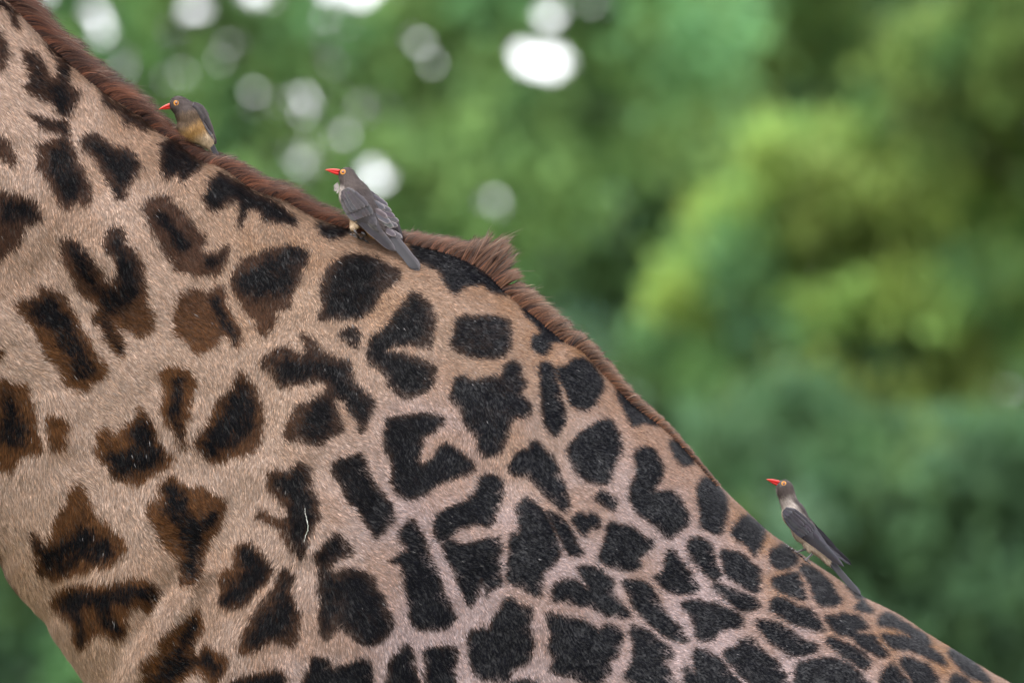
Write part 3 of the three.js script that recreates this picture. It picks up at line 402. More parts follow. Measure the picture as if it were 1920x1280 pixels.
{ // the short coat: hair by hair on the part of the animal in and round the frame
  const tris = [], cum = []; let sum = 0; const A = V3(), B = V3(), C = V3(), e1 = V3(), e2 = V3();
  for (let t = 0; t < gi.length; t += 3) {
    A.fromArray(gp, gi[t] * 3); B.fromArray(gp, gi[t + 1] * 3); C.fromArray(gp, gi[t + 2] * 3);
    const z = Math.max(A.z, B.z, C.z); if (z < -0.03) continue;
    const x = ex(A.x), y = ey(A.y); if (x < -130 || x > 2050 || y < -130 || y > 1420) continue;
    let w = e1.subVectors(B, A).cross(e2.subVectors(C, A)).length(); if (x < -30 || x > 1950 || y < -30 || y > 1330) w *= 0.5;
    sum += w; tris.push(t); cum.push(sum);
  }
  const pos = new Float32Array(HAIRS * 15), nor = new Float32Array(HAIRS * 15), col = new Float32Array(HAIRS * 15), idx = new Uint32Array(HAIRS * 9);
  const N = V3(), T = V3(), S = V3(), R = V3(), K = V3(), D0 = V3();
  for (let h = 0; h < HAIRS; h++) {
    let r = rnd() * sum, lo = 0, hi = cum.length - 1; while (lo < hi) { const m = lo + hi >> 1; cum[m] < r ? lo = m + 1 : hi = m; }
    const t = tris[lo]; let u = rnd(), v = rnd(); if (u + v > 1) { u = 1 - u; v = 1 - v; }
    const w = 1 - u - v, ia = gi[t] * 3, ib = gi[t + 1] * 3, ic = gi[t + 2] * 3;
    R.set(gp[ia] * w + gp[ib] * u + gp[ic] * v, gp[ia + 1] * w + gp[ib + 1] * u + gp[ic + 1] * v, gp[ia + 2] * w + gp[ib + 2] * u + gp[ic + 2] * v);
    N.set(nrm[ia] * w + nrm[ib] * u + nrm[ic] * v, nrm[ia + 1] * w + nrm[ib + 1] * u + nrm[ic + 1] * v, nrm[ia + 2] * w + nrm[ib + 2] * u + nrm[ic + 2] * v).normalize();
    const x = ex(R.x), y = ey(R.y);
    const ang = lerp(1.05, 0.62, sstep(300, 1200, x)) + 2.2 * (fbm(x / 170 + 20, y / 170 + 7) - 0.5) + 0.9 * (fbm(x / 40, y / 40 + 60) - 0.5) + gauss() * 0.28;
    D0.set(Math.cos(ang), -Math.sin(ang), 0); D0.addScaledVector(N, -D0.dot(N)).normalize();
    S.crossVectors(D0, N).normalize();
    const clump = fbm(x / 13 + 3, y / 13 + 8), lift = 0.30 + 0.20 * rnd() + 0.22 * (clump - 0.5);
    const longer = lerp(1, 0.62, sstep(350, 1150, x)), L = (0.0098 + 0.005 * rnd()) * longer * (1 + 0.25 * (noise(x / 60, y / 60) - 0.5));
    const wd = 0.00034 * rr(0.7, 1.4), bend = rr(-0.12, 0.3);
    const { c } = coat(x, y, gauss() * lerp(7, 4.2, sstep(350, 800, x)));
    const lum = (0.36 + 1.35 * rnd() * rnd() + 0.25 * rnd()) * (0.9 + 0.2 * clump), hue = gauss() * 0.16, grey = rnd() < 0.0011 ? 1 : 0;
    let cc = [c[0] * lum * (1 + hue * 0.3), c[1] * lum * (1 - hue * 0.4), c[2] * lum * (1 - hue)];
    if (grey) cc = mix3(cc, [0.2, 0.19, 0.19], 0.8);
    const P1 = [0, 0.5, 1].map(f => K.copy(R).addScaledVector(D0, L * f * (1 - 0.12 * f)).addScaledVector(N, L * (lift * f - 0.18 * f * f) - 0.0006).addScaledVector(S, bend * L * f * f * 0.5).clone());
    const o = h * 15, put = (k, p, side, nn, cm) => { pos[o + k] = p.x + S.x * side - gFoot.x; pos[o + k + 1] = p.y + S.y * side - gFoot.y; pos[o + k + 2] = p.z + S.z * side - gFoot.z; nor[o + k] = nn.x; nor[o + k + 1] = nn.y; nor[o + k + 2] = nn.z; col[o + k] = cc[0] * cm; col[o + k + 1] = cc[1] * cm; col[o + k + 2] = cc[2] * cm; };
    T.copy(N).addScaledVector(D0, -0.25).addScaledVector(S, gauss() * 0.35).normalize();
    put(0, P1[0], -wd, T, 1); put(3, P1[0], wd, T, 1); put(6, P1[1], -wd * 0.8, T, 1); put(9, P1[1], wd * 0.8, T, 1); put(12, P1[2], 0, T, 1);
    const b = h * 5; idx.set([b, b + 1, b + 2, b + 1, b + 3, b + 2, b + 2, b + 3, b + 4], h * 9);
  }
  mesh('coat', geo(pos, idx, col, nor), furMat, giraffe).userData.kind = 'stuff';
}
{ // the mane: [x on the back line, height in pixels, lean over the near side 0..1, sweep toward the tail 0..1, width of its root on the near side in pixels]
  const MANE = [[-260, 36, .8, 1.7, 18], [0, 36, .8, 1.7, 18], [90, 34, .8, 1.5, 18], [170, 34, .9, .9, 18], [250, 32, .9, 1, 16], [305, 24, .9, 1.3, 12], [335, 15, .8, 1, 10], [375, 17, .8, 1, 10], [420, 24, .7, 1, 12], [490, 34, 1, 1.4, 14], [560, 28, 1, 1.4, 12], [620, 22, 1, 1.3, 10], [680, 15, .8, 1.2, 8], [750, 20, .7, 1.3, 9], [810, 24, .7, 1.1, 10], [850, 26, .5, .8, 12], [880, 44, .1, .3, 13], [900, 70, .05, .0, 13], [920, 72, .05, -.15, 13], [936, 48, .1, .1, 12], [956, 32, .3, .6, 12], [1018, 28, .4, .8, 12], [1061, 30, .4, .7, 12], [1097, 20, .5, .9, 10], [1147, 18, .5, .9, 8], [1190, 15, .5, .9, 7], [1237, 12, .4, .9, 6], [1290, 8, .4, .9, 4], [1340, 5, .4, .9, 3]];
  const prof = x => { let i = 0; while (i < MANE.length - 2 && MANE[i + 1][0] < x) i++; const t = clamp((x - MANE[i][0]) / (MANE[i + 1][0] - MANE[i][0])); return MANE[i].map((q, k) => lerp(q, MANE[i + 1][k], t)); };
  const l0 = back.near([-250, -300]), l1 = back.near([1348, 908]), n = 44000, SEG = 6, pos = [], col = [], idx = [], nor = [];
  const RED = [0.08232, 0.02688, 0.01302], BR = [0.042, 0.01596, 0.00924], DK = [0.00546, 0.00336, 0.00378], GOLD = [0.1134, 0.05712, 0.02856], TIP = [0.21, 0.168, 0.1344];
  for (let k = 0; k < n; k++) {
    const l = lerp(l0, l1, rnd()), q = back.at(l), q2 = back.at(l + 12), q1 = back.at(l - 12), [, H, lean, sweep, wide] = prof(q[0]);
    const tx = q2[0] - q1[0], ty = q2[1] - q1[1], tl = Math.hypot(tx, ty), T = [tx / tl, ty / tl], Nn = [T[1], -T[0]];   // along the back, and outward from it
    const far = rnd() < 0.3, r = far ? 0 : Math.pow(rnd(), 0.8), x0 = q[0] - Nn[0] * (2 + r * wide), y0 = q[1] - Nn[1] * (2 + r * wide);
    const z0 = far ? gauss() * 0.008 - 0.004 : Math.max(0, onCoat(x0, y0).z) * 0.9 + gauss() * 0.002, stray = rnd() < 0.022 ? rr(1.1, 1.55) : 1;
    const cl = Math.floor(l / 6.5 + 1.7 * noise(l / 11, 4) + r * 0.8), pull = (hash(cl, 17) - 0.5) * 9, lock = fbm(l / 34, 3.3 + z0 * 40), lock2 = fbm(l / 8 + 50, 1.3 + r * 2), Hh = H * (0.5 + 0.62 * Math.sqrt(rnd())) * (0.62 + 0.55 * fbm(l / 48 + 8, 2) + 0.2 * hash(cl, 3)) * stray * (1 - 0.15 * r);
    const fall = far ? gauss() * 0.3 : lean * rr(0.35, 1.05), sw = sweep * rr(0.55, 1.2) + 1.1 * (lock - 0.5) + 0.7 * (hash(cl, 9) - 0.5) + gauss() * 0.07;
    const pale = sstep(700, 1000, q[0]), base = mix3(mix3(RED, BR, sstep(0.3, 0.7, fbm(l / 16 + 5, 9 + r * 3))), GOLD, pale * 0.6 * rnd() + 0.12 * rnd()), dark = clamp((rnd() < 0.25 ? 0.8 : 0.3 * rnd()) + 0.45 * (hash(cl, 21) - 0.4) + (far ? 0.25 : 0)), root = mix3(base, DK, dark), tip = mix3(root, TIP, stray > 1 ? 0.85 : (far ? 0.6 : 0.06 + pale * 0.45) * rnd());
    const lum = rr(0.45, 1.2) + (rnd() < 0.12 ? 0.7 : 0), wd = 0.00055 * rr(0.6, 1.4), b = pos.length / 3, len = Hh + r * wide, kx = gauss() * 0.06;
    for (let s = 0; s <= SEG; s++) {
      const f = s / SEG, up = len * f * (1 - 0.5 * clamp(lean * Math.abs(fall) * 1.2) * f * f), along = len * sw * f * (0.25 + 0.75 * f) + pull * f * f * 0.6, out = (fall * 0.5 * Math.sin(f * 2.2) + kx * f) * len / PPM + 0.0015;
      const p = W(x0 + Nn[0] * up + T[0] * along, y0 + Nn[1] * up + T[1] * along, z0 + out), c = mix3(root, tip, f * f).map(a => a * lum);
      const w2 = wd * (1 - 0.85 * f), sx = T[0] * w2, sy = -T[1] * w2, nn = [Nn[0] * 0.6 - T[0] * 0.2, -Nn[1] * 0.6 + T[1] * 0.2, far && z0 < 0 ? -0.5 : 0.75];
      if (s < SEG) { pos.push(p.x - sx - gFoot.x, p.y - sy - gFoot.y, p.z - gFoot.z, p.x + sx - gFoot.x, p.y + sy - gFoot.y, p.z - gFoot.z); col.push(...c, ...c); nor.push(...nn, ...nn); if (s) { const a = b + 2 * s - 2; idx.push(a, a + 1, a + 2, a + 1, a + 3, a + 2); } }
      else { pos.push(p.x - gFoot.x, p.y - gFoot.y, p.z - gFoot.z); col.push(...c); nor.push(...nn); const a = b + 2 * s - 2; idx.push(a, a + 1, a + 2); }
    }
  }
  mesh('mane', geo(pos, idx, col, nor), new THREE.MeshPhysicalMaterial({ vertexColors: true, roughness: 0.45, specularIntensity: 0.2, side: THREE.DoubleSide }), giraffe).userData.kind = 'stuff';
}

// ---------------------------------------------------------------- the birds
function surfaceNet(f, lo, hi, cell) {                                    // smooth closed surface where f < 0
  const n = [0, 1, 2].map(k => Math.ceil((hi[k] - lo[k]) / cell) + 2), [nx, ny, nz] = n, val = new Float32Array(nx * ny * nz), at = (i, j, k) => (k * ny + j) * nx + i;
  for (let k = 0; k < nz; k++) for (let j = 0; j < ny; j++) for (let i = 0; i < nx; i++) val[at(i, j, k)] = f(lo[0] + i * cell, lo[1] + j * cell, lo[2] + k * cell);
  const vid = new Int32Array(nx * ny * nz).fill(-1), pos = [], idx = [];
  for (let k = 0; k < nz - 1; k++) for (let j = 0; j < ny - 1; j++) for (let i = 0; i < nx - 1; i++) {
    let c = 0, sx = 0, sy = 0, sz = 0;
    const e = (i0, j0, k0, i1, j1, k1) => { const a = val[at(i + i0, j + j0, k + k0)], b = val[at(i + i1, j + j1, k + k1)]; if ((a < 0) !== (b < 0)) { const t = a / (a - b); sx += i0 + (i1 - i0) * t; sy += j0 + (j1 - j0) * t; sz += k0 + (k1 - k0) * t; c++; } };
    for (const [a, b] of [[0, 0], [1, 0], [0, 1], [1, 1]]) { e(0, a, b, 1, a, b); e(a, 0, b, a, 1, b); e(a, b, 0, a, b, 1); }
    if (c) { vid[at(i, j, k)] = pos.length / 3; pos.push(lo[0] + (i + sx / c) * cell, lo[1] + (j + sy / c) * cell, lo[2] + (k + sz / c) * cell); }
  }
  for (let k = 1; k < nz - 1; k++) for (let j = 1; j < ny - 1; j++) for (let i = 1; i < nx - 1; i++) {
    const a = val[at(i, j, k)] < 0, q = (v0, v1, v2, v3, s) => s ? idx.push(v0, v1, v2, v0, v2, v3) : idx.push(v0, v2, v1, v0, v3, v2);
    if (a !== val[at(i + 1, j, k)] < 0) q(vid[at(i, j - 1, k - 1)], vid[at(i, j, k - 1)], vid[at(i, j, k)], vid[at(i, j - 1, k)], a);
    if (a !== val[at(i, j + 1, k)] < 0) q(vid[at(i - 1, j, k - 1)], vid[at(i - 1, j, k)], vid[at(i, j, k)], vid[at(i, j, k - 1)], a);
    if (a !== val[at(i, j, k + 1)] < 0) q(vid[at(i - 1, j - 1, k)], vid[at(i, j - 1, k)], vid[at(i, j, k)], vid[at(i - 1, j, k)], a);
  }
  return { pos, idx };
}
const plume = new THREE.MeshPhysicalMaterial({ vertexColors: true, roughness: 0.75, specularIntensity: 0.4, side: THREE.DoubleSide });
const quill = new THREE.MeshPhysicalMaterial({ vertexColors: true, roughness: 0.55, specularIntensity: 0.45, side: THREE.DoubleSide });
const bill = new THREE.MeshPhysicalMaterial({ vertexColors: true, roughness: 0.42, specularIntensity: 0.5 });
const shine = new THREE.MeshPhysicalMaterial({ vertexColors: true, roughness: 0.12, clearcoat: 1, clearcoatRoughness: 0.03 });
const scaly = new THREE.MeshPhysicalMaterial({ vertexColors: true, roughness: 0.55 });
const paint = (g, c) => { g.deleteAttribute('uv'); const n = g.attributes.position.count, a = new Float32Array(n * 3); for (let i = 0; i < n; i++) a.set(c, i * 3); g.setAttribute('color', new THREE.BufferAttribute(a, 3)); return g; };
// one feather: a thin curved blade from a to b, roofed along its shaft; wide: half width in metres; face: the way its upper side looks
function feather(a, b, wide, face, mid, edge, tipRound = 0.5, sag = 0) {
  const n = 14, pos = [], col = [], idx = [], T = V3().subVectors(b, a), S = V3().crossVectors(T, face).normalize(), F = V3().crossVectors(S, T).normalize(), ln = T.length();
  for (let i = 0; i <= n; i++) {
    const f = i / n, w = wide * Math.pow(Math.sin(Math.PI * clamp(0.12 + 0.88 * f * 0.5 + 0.0, 0, 1)), 0.6) * (f > 1 - tipRound ? Math.sqrt(Math.max(0.02, 1 - Math.pow((f - 1 + tipRound) / tipRound, 2))) : 1);
    const c = a.clone().addScaledVector(T, f).addScaledVector(F, -sag * ln * f * f), barb = 0.8 + 0.4 * rnd();
    for (const s of [-1, -0.82, 0, 0.82, 1]) { const p = c.clone().addScaledVector(S, s * w * (1 + 0.06 * Math.sin(i * 5.1 + s * 3))).addScaledVector(F, (1 - Math.abs(s)) * wide * 0.28); pos.push(p.x, p.y, p.z); col.push(...mix3(mid, edge, Math.max(Math.abs(s) > 0.9 ? 1 : Math.abs(s) * 0.12, sstep(0.86, 1, f) * 0.7)).map(q => q * (s === 0 ? 0.62 : barb))); }
    if (i) for (let s = 0; s < 4; s++) { const q = (i - 1) * 5 + s; idx.push(q, q + 5, q + 1, q + 1, q + 5, q + 6); }
  }
  return geo(pos, idx, col);
}
const GREY = rgb(49, 44, 46), HEAD = rgb(61, 53, 51), BUFF = rgb(130, 99, 60), CREAM = rgb(152, 133, 112), PALE = rgb(148, 138, 132), DUSK = rgb(28, 26, 30), MUD = rgb(74, 60, 48);
function bird(s) {
  const m = 1 / PPM, base = s.base, g = thing('oxpecker', s.label, 'bird', base, 'red-billed birds riding on the giraffe');
  const loc = q => q.translate(-base.x, -base.y, -base.z), zb = s.z;
  const ti = s.tilt ?? 0, y0_ = s.tiltY ?? 0, pt = (x, y, dz = 0) => W(x, y, zb + (dz + ti * (y - y0_)) * m);
  const toe = (x, y, dz) => { const c = onCoat(x, y); return c.z > 0.012 ? W(x, y, c.z + 2.6 * m) : pt(x, y, dz); };
  const caps = s.caps.map(c => ({ a: pt(c[0], c[1], c[2]), b: pt(c[4], c[5], c[6]), ra: c[3] * m, rb: c[7] * m, k: c[8] ?? 1 }));
  const sdf = (x, y, z) => { // tapered capsules, widened a little across, joined smoothly
    let d = 1e9; for (const c of caps) { const zz = zb + (z - zb) / s.wide, dx = c.b.x - c.a.x, dy = c.b.y - c.a.y, dz = c.b.z - c.a.z, t = clamp(((x - c.a.x) * dx + (y - c.a.y) * dy + (zz - c.a.z) * dz) / (dx * dx + dy * dy + dz * dz)); const e = Math.hypot(x - c.a.x - dx * t, y - c.a.y - dy * t, zz - c.a.z - dz * t) - lerp(c.ra, c.rb, t), k = 0.006, h = clamp(0.5 + 0.5 * (d - e) / k); d = lerp(d, e, h) - k * h * (1 - h); if (d > 1e8) d = e; }
    return d; };
  const lo = [1e9, 1e9, 1e9], hi = [-1e9, -1e9, -1e9]; for (const c of caps) for (const [p, r] of [[c.a, c.ra], [c.b, c.rb]]) p.toArray().forEach((q, k) => { lo[k] = Math.min(lo[k], q - r * 1.3 - 0.006); hi[k] = Math.max(hi[k], q + r * 1.3 + 0.006); });
  for (const k of [2]) { lo[k] -= 0.002; hi[k] += 0.002; }
  const { pos, idx } = surfaceNet(sdf, lo, hi, 0.0016), col = [], nv = pos.length / 3, N = new Float32Array(pos.length), e = 0.0008;
  const tone = (x, y, z, jit = 0) => { const p = pix(V3(x, y, z)); return s.color(p[0] + jit * 2, p[1] + jit * 2, (z - zb) / m); };
  for (let i = 0; i < nv; i++) {
    const [x, y, z] = [pos[3 * i], pos[3 * i + 1], pos[3 * i + 2]], n = V3(sdf(x + e, y, z) - sdf(x - e, y, z), sdf(x, y + e, z) - sdf(x, y - e, z), sdf(x, y, z + e) - sdf(x, y, z - e)).normalize();
    N.set([n.x, n.y, n.z], 3 * i); col.push(...tone(x, y, z));
  }
  mesh('body', loc(geo(pos.slice(), idx, col, N)), plume, g);
  { // small body feathers
    const fp = [], fi = [], fc = [], fn = [];
    for (let k = 0; k < s.fluff; k++) {
      const i = Math.floor(rnd() * nv), R = V3(pos[3 * i] + gauss() * 0.0006, pos[3 * i + 1] + gauss() * 0.0006, pos[3 * i + 2] + gauss() * 0.0006), n = V3().fromArray(N, 3 * i);
      const ax = s.flow(...pix(R)), D = V3(ax[0], -ax[1], gauss() * 0.25).normalize().add(V3(gauss() * .15, gauss() * .15, 0)); D.addScaledVector(n, -D.dot(n)).normalize();
      const S = V3().crossVectors(D, n), L = rr(0.0035, 0.006), w = rr(0.0004, 0.0009), b = fp.length / 3, lu = rr(0.66, 1.3), c = tone(R.x, R.y, R.z, gauss()).map(q => q * lu);
      const up = rr(0.08, 0.34) * L; for (const p of [R.clone().addScaledVector(S, -w), R.clone().addScaledVector(S, w), R.clone().addScaledVector(D, L).addScaledVector(n, up)]) { fp.push(p.x, p.y, p.z); fc.push(...c); fn.push(n.x, n.y, n.z); }
      fi.push(b, b + 1, b + 2);
    }
    mesh('plumage', loc(geo(fp, fi, fc, fn)), plume, g).userData.kind = 'stuff';
  }
  const front = (x, y) => { const p0 = W(x, y, zb); for (let z = 0.075; z > -0.06; z -= 0.0008) if (sdf(p0.x, p0.y, zb + z) < 0) return z / m - ti * (y - y0_); return null; };
  // wings: an upper and a lower edge from shoulder to tip; shell and feathers follow the flank
  for (const w of s.wings) {
    const U = spline(pairs(w.up), 6), Lo = spline(pairs(w.low), 6), at = (c, u) => { const f = clamp(u) * (c.length - 1), i = Math.min(Math.floor(f), c.length - 2); return [lerp(c[i][0], c[i + 1][0], f - i), lerp(c[i][1], c[i + 1][1], f - i)]; };
    const zed = (u, v) => { const a = at(U, u), b = at(Lo, u); if (w.far) return w.z; const f = front(lerp(a[0], b[0], v), lerp(a[1], b[1], v)); return f; };
    const GU = 16, GV = 8, Z = [], Z0 = []; for (let i = 0; i <= GU; i++) { Z.push([]); for (let k = 0; k <= GV; k++) Z[i].push(zed(i / GU, k / GV) ?? (w.flat ?? 3)); Z0.push(Z[i].slice()); }
    for (let r = 0; r < 5; r++) for (let i = 0; i <= GU; i++) for (let k = 0; k <= GV; k++) { const nb = [Z[Math.max(i - 1, 0)][k], Z[Math.min(i + 1, GU)][k], Z[i][Math.max(k - 1, 0)], Z[i][Math.min(k + 1, GV)]]; Z[i][k] = Math.max(Z0[i][k], lerp(Z[i][k], (nb[0] + nb[1] + nb[2] + nb[3]) / 4, 0.6)); }
    const zs = (u, v) => { const x = clamp(u) * GU, y = clamp(v) * GV, i = Math.min(Math.floor(x), GU - 1), k = Math.min(Math.floor(y), GV - 1); return lerp(lerp(Z[i][k], Z[i + 1][k], x - i), lerp(Z[i][k + 1], Z[i + 1][k + 1], x - i), y - k); };
    const on = (u, v, lift) => { const a = at(U, u), b = at(Lo, u), sg = w.far ? -1 : 1; return pt(lerp(a[0], b[0], v), lerp(a[1], b[1], v), zs(u, v) + sg * lift); };
    const p = [], ix = [], c = []; for (let i = 0; i <= GU; i++) for (let k = 0; k <= GV; k++) { const q = on(i / GU, k / GV, 2.6 + 1.6 * Math.sin(Math.PI * k / GV)); p.push(q.x, q.y, q.z); c.push(...mix3(s.wingTone, DUSK, i / GU * 0.5)); if (i && k) { const a = i * (GV + 1) + k; ix.push(a, a - 1, a - GV - 1, a - 1, a - GV - 2, a - GV - 1); } }
    const wing = mesh('wing', loc(geo(p, ix, c)), quill, g), face = V3(0, 0.1, w.far ? -1 : 1), ed = s.edge;
    const put = (u0, v0, u1, v1, lift, wd, tone_, rough = 0) => { const a = on(u0, v0, lift), b = on(u1, v1, lift - 0.6 + rough), q = loc(feather(a, b, wd * m, face, tone_.map(x => x * rr(0.85, 1.15)), ed, 0.35)); mesh('feather', q, quill, wing); };
    for (let k = 0; k < w.long; k++) { const f = k / (w.long - 1); put(lerp(0.22, 0.45, f), lerp(0.22, 0.8, f), lerp(0.72, 1, Math.sin(f * 1.57)), lerp(0.18, 0.6, f), 3.4 + 0.6 * (1 - f), w.wd * 1.05, mix3(s.wingTone, DUSK, 0.35 + 0.5 * f)); }
    for (let r = w.rows - 1; r >= 0; r--) { const cnt = 4 + r; for (let k = 0; k < cnt; k++) { const v = (k + 0.5 + 0.25 * (r % 2)) / (cnt + 0.2), u = 0.02 + 0.085 * r; put(u, v, u + 0.2 + 0.035 * r, clamp(v * 0.94 + 0.02), 4.4 + 0.6 * (w.rows - r), w.wd * (0.62 + 0.07 * r), mix3(s.wingTone, DUSK, 0.12 * r)); } }
    for (const [x0, y0, x1, y1, z0, z1, wd] of w.extra ?? []) { mesh('feather', loc(feather(pt(x0, y0, z0), pt(x1, y1, z1), wd * m, V3(0.2, 0.3, 1), s.wingTone.map(q => q * rr(1.0, 1.4)), rgb(120, 112, 112), 0.4)), quill, wing); }
  }
  const [tx, ty, ux, uy, tw, tz] = s.tail, tail = mesh('tail', loc(feather(pt(tx, ty, tz), pt(lerp(tx, ux, .96), lerp(ty, uy, .96), s.tailTip ?? 0), tw * 0.5 * m, V3(0.3, 0.3, 1), DUSK, DUSK, 0.15)), quill, g);
  { const dx = ux - tx, dy = uy - ty, l = Math.hypot(dx, dy), nx = -dy / l, ny = dx / l; for (let k = 0; k < 7; k++) { const f = (k - 3) / 3, q = 1 - 0.05 * Math.abs(f) - 0.02 * (k % 2); mesh('feather', loc(feather(pt(tx + nx * f * tw * .35, ty + ny * f * tw * .35, tz - Math.abs(f) * 1.5), pt(tx + dx * q + nx * f * tw * .42 * (s.fan ?? .5), ty + dy * q + ny * f * tw * .42 * (s.fan ?? .5), (s.tailTip ?? 0) + 1 - Math.abs(f) * 1.2), tw * .2 * m, V3(0.25, 0.3, 1), mix3(s.wingTone, DUSK, rr(0.2, 0.7)), s.edge, 0.25)), quill, tail); } }
  for (const [x0, y0, x1, y1, dz, w] of s.tuft ?? []) mesh('feather', loc(feather(pt(x0, y0, dz), pt(x1, y1, dz + 2), w * m, V3(0.1, 0.3, 1), rgb(118, 112, 108), rgb(140, 134, 130), 0.6)), plume, g);
  // bill in two halves, curved toward its point
  const [bx, by, ex_, ey_, br] = s.bill, bz = s.headZ ?? 0;
  for (const [name, o, r] of [['upper_mandible', -0.28, 0.78], ['lower_mandible', 0.42, 0.55]]) {
    const dx = ex_ - bx, dy = ey_ - by, l = Math.hypot(dx, dy), nx = -dy / l, ny = dx / l, sg = nx * 0 + ny > 0 ? 1 : -1, P_ = [], R_ = [];
    for (let i = 0; i <= 9; i++) { const f = i / 9, o2 = o * br * (1 - f * f) * sg; P_.push(pt(bx + dx * f * (name[0] === 'l' ? .95 : 1) + nx * o2, by + dy * f * (name[0] === 'l' ? .95 : 1) + ny * o2 + (name[0] === 'u' ? br * .16 * f * f : 0), bz)); R_.push(m * br * r * Math.max(0.06, Math.pow(1 - f * f, 0.62) * (1 - 0.25 * f))); }
    mesh(name, loc(tube(P_, R_, 14, i => mix3(s.billTone, [0.42, 0.05, 0.01], sstep(5, 9, i) * 0.35), 0.8)), bill, g);
  }
  for (const sd of [1, -1]) {
    const [x, y, r] = s.eye, z = (front(x, y) ?? 12) - 0.4, p = pt(x, y, sd > 0 ? z : 2 * (s.headZ ?? 0) - z), eye = new THREE.Group(); eye.name = 'eye'; g.add(eye);
    const hp = pt(x, y, z + 1.2), gr = V3(sdf(hp.x + e, hp.y, hp.z) - sdf(hp.x - e, hp.y, hp.z), sdf(hp.x, hp.y + e, hp.z) - sdf(hp.x, hp.y - e, hp.z), sdf(hp.x, hp.y, hp.z + e) - sdf(hp.x, hp.y, hp.z - e)).normalize(), dir = V3(gr.x * 0.6 + (s.eyeTurn ?? 0) * 0, gr.y * 0.6, sd * (gr.z * 0.6 + 0.4)).normalize(), q = new THREE.Quaternion().setFromUnitVectors(V3(0, 0, 1), dir), pos_ = p.clone().sub(base);
    const add = (name, gg, c, mt, off) => { paint(gg, c); gg.applyQuaternion(q).translate(pos_.x + dir.x * off, pos_.y + dir.y * off, pos_.z + dir.z * off); mesh(name, gg, mt, eye); };
    add('eye_ring', new THREE.TorusGeometry(r * 0.76 * m, r * 0.24 * m, 10, 28), [0.35, 0.14, 0.003], scaly, 0.0008);
    add('iris', new THREE.SphereGeometry(r * 0.66 * m, 22, 16), [0.16, 0.012, 0.002], shine, -r * 0.02 * m);
    add('pupil', new THREE.SphereGeometry(r * 0.4 * m, 18, 12), [0.006, 0.005, 0.005], shine, r * 0.33 * m);
  }
  for (const l of s.legs) {
    const leg = mesh('leg', loc(tube(l.bone.length > 2 ? spline([...l.bone.slice(0, -1).map(q => pt(...q).toArray()), toe(...l.bone[l.bone.length - 1]).toArray()], 5).map(q => V3(...q)) : spline([pt(...l.bone[0]).toArray(), toe(...l.bone[1]).toArray()], 5).map(q => V3(...q)), spline(l.bone.map((q, i) => [i ? 2.0 : 2.9]), 5).map(q => q[0] * m), 9, [0.03, 0.026, 0.028])), scaly, g);
    for (const t of l.toes) { const c = spline(t, 4), P_ = c.map(q => toe(q[0], q[1], q[2])); mesh('toe', loc(tube(P_, c.map((_, i) => (1.75 - 0.5 * i / c.length) * m), 8, [0.032, 0.028, 0.03])), scaly, leg);
      const e_ = t[t.length - 1], d_ = t[t.length - 2], dx = e_[0] - d_[0], dy = e_[1] - d_[1], k = 4.5 / Math.hypot(dx, dy); mesh('claw', loc(tube([toe(e_[0], e_[1], e_[2]), toe(e_[0] + dx * k * .6, e_[1] + dy * k * .6, e_[2] - .3), toe(e_[0] + dx * k, e_[1] + dy * k + 1.6, e_[2] - 1)], [1.2 * m, .85 * m, .15 * m], 7, [0.012, 0.011, 0.012])), scaly, leg); }
  }
  return g;
}
{ // on the mane, half turned toward us
  const f = onCoat(345, 262); f.z = 0.012;
  bird({ label: 'buff-breasted oxpecker turned forward, bill touching the reddish mane high on the neck', base: W(345, 262, 0.012), z: 0.03, wide: 1.0, fluff: 7000, headZ: 5,
    caps: [[333, 195, 5, 15.4, 341, 201, 4, 15.5], [341, 201, 4, 15.5, 354, 216, 2, 23], [354, 216, 2, 24, 362, 240, 0, 26], [362, 240, 0, 26, 384, 258, -2, 15], [384, 258, -2, 15, 398, 281, -3, 5], [345, 243, 8, 15, 340, 255, 8, 8]],
    flow: () => [0.35, 0.94], wingTone: GREY, edge: rgb(66, 58, 56),
    color: (x, y, z) => { const t = y + 0.25 * (x - 345) + 5 * (fbm(x / 6, y / 6) - 0.5) * 2; let c = mix3(HEAD, MUD, sstep(203, 214, t)); c = mix3(c, BUFF, sstep(226, 256, t + 0.35 * (x - 350))); c = mix3(c, CREAM, sstep(250, 272, t + 0.5 * (x - 372))); if (x > 366 && y < 205 + (x - 366) * 1.1) c = mix3(c, GREY, sstep(366, 376, x)); return c; },
    wings: [{ up: [362, 191, 378, 197, 389, 212, 396, 236, 402, 258, 405, 271], low: [360, 199, 371, 206, 376, 222, 385, 241, 395, 257, 404, 270], long: 5, rows: 3, wd: 5.5, flat: -6 }, { far: true, z: -22, up: [352, 190, 372, 196, 386, 214, 394, 238, 399, 258], low: [346, 205, 352, 222, 362, 240, 378, 254, 398, 262], long: 5, rows: 2, wd: 6 }],
    tail: [390, 258, 409, 298, 11, 2], tailTip: 6, fan: .4, bill: [322, 197.8, 297, 204.4, 6.6], billTone: [0.31, 0.012, 0.006], eye: [330, 193, 5.2], eyeTurn: -0.12,
    legs: [{ bone: [[337, 252, 8], [331, 252, 9]], toes: [[[331, 252, 9], [326, 247, 11], [322, 245, 12]], [[331, 252, 9], [328, 250, 7], [324, 249, 6]], [[331, 252, 9], [336, 256, 12]]] }, { bone: [[350, 262, -6], [346, 266, -8]], toes: [[[346, 266, -8], [340, 262, -9]], [[346, 266, -8], [351, 270, -8]]] }] });
}
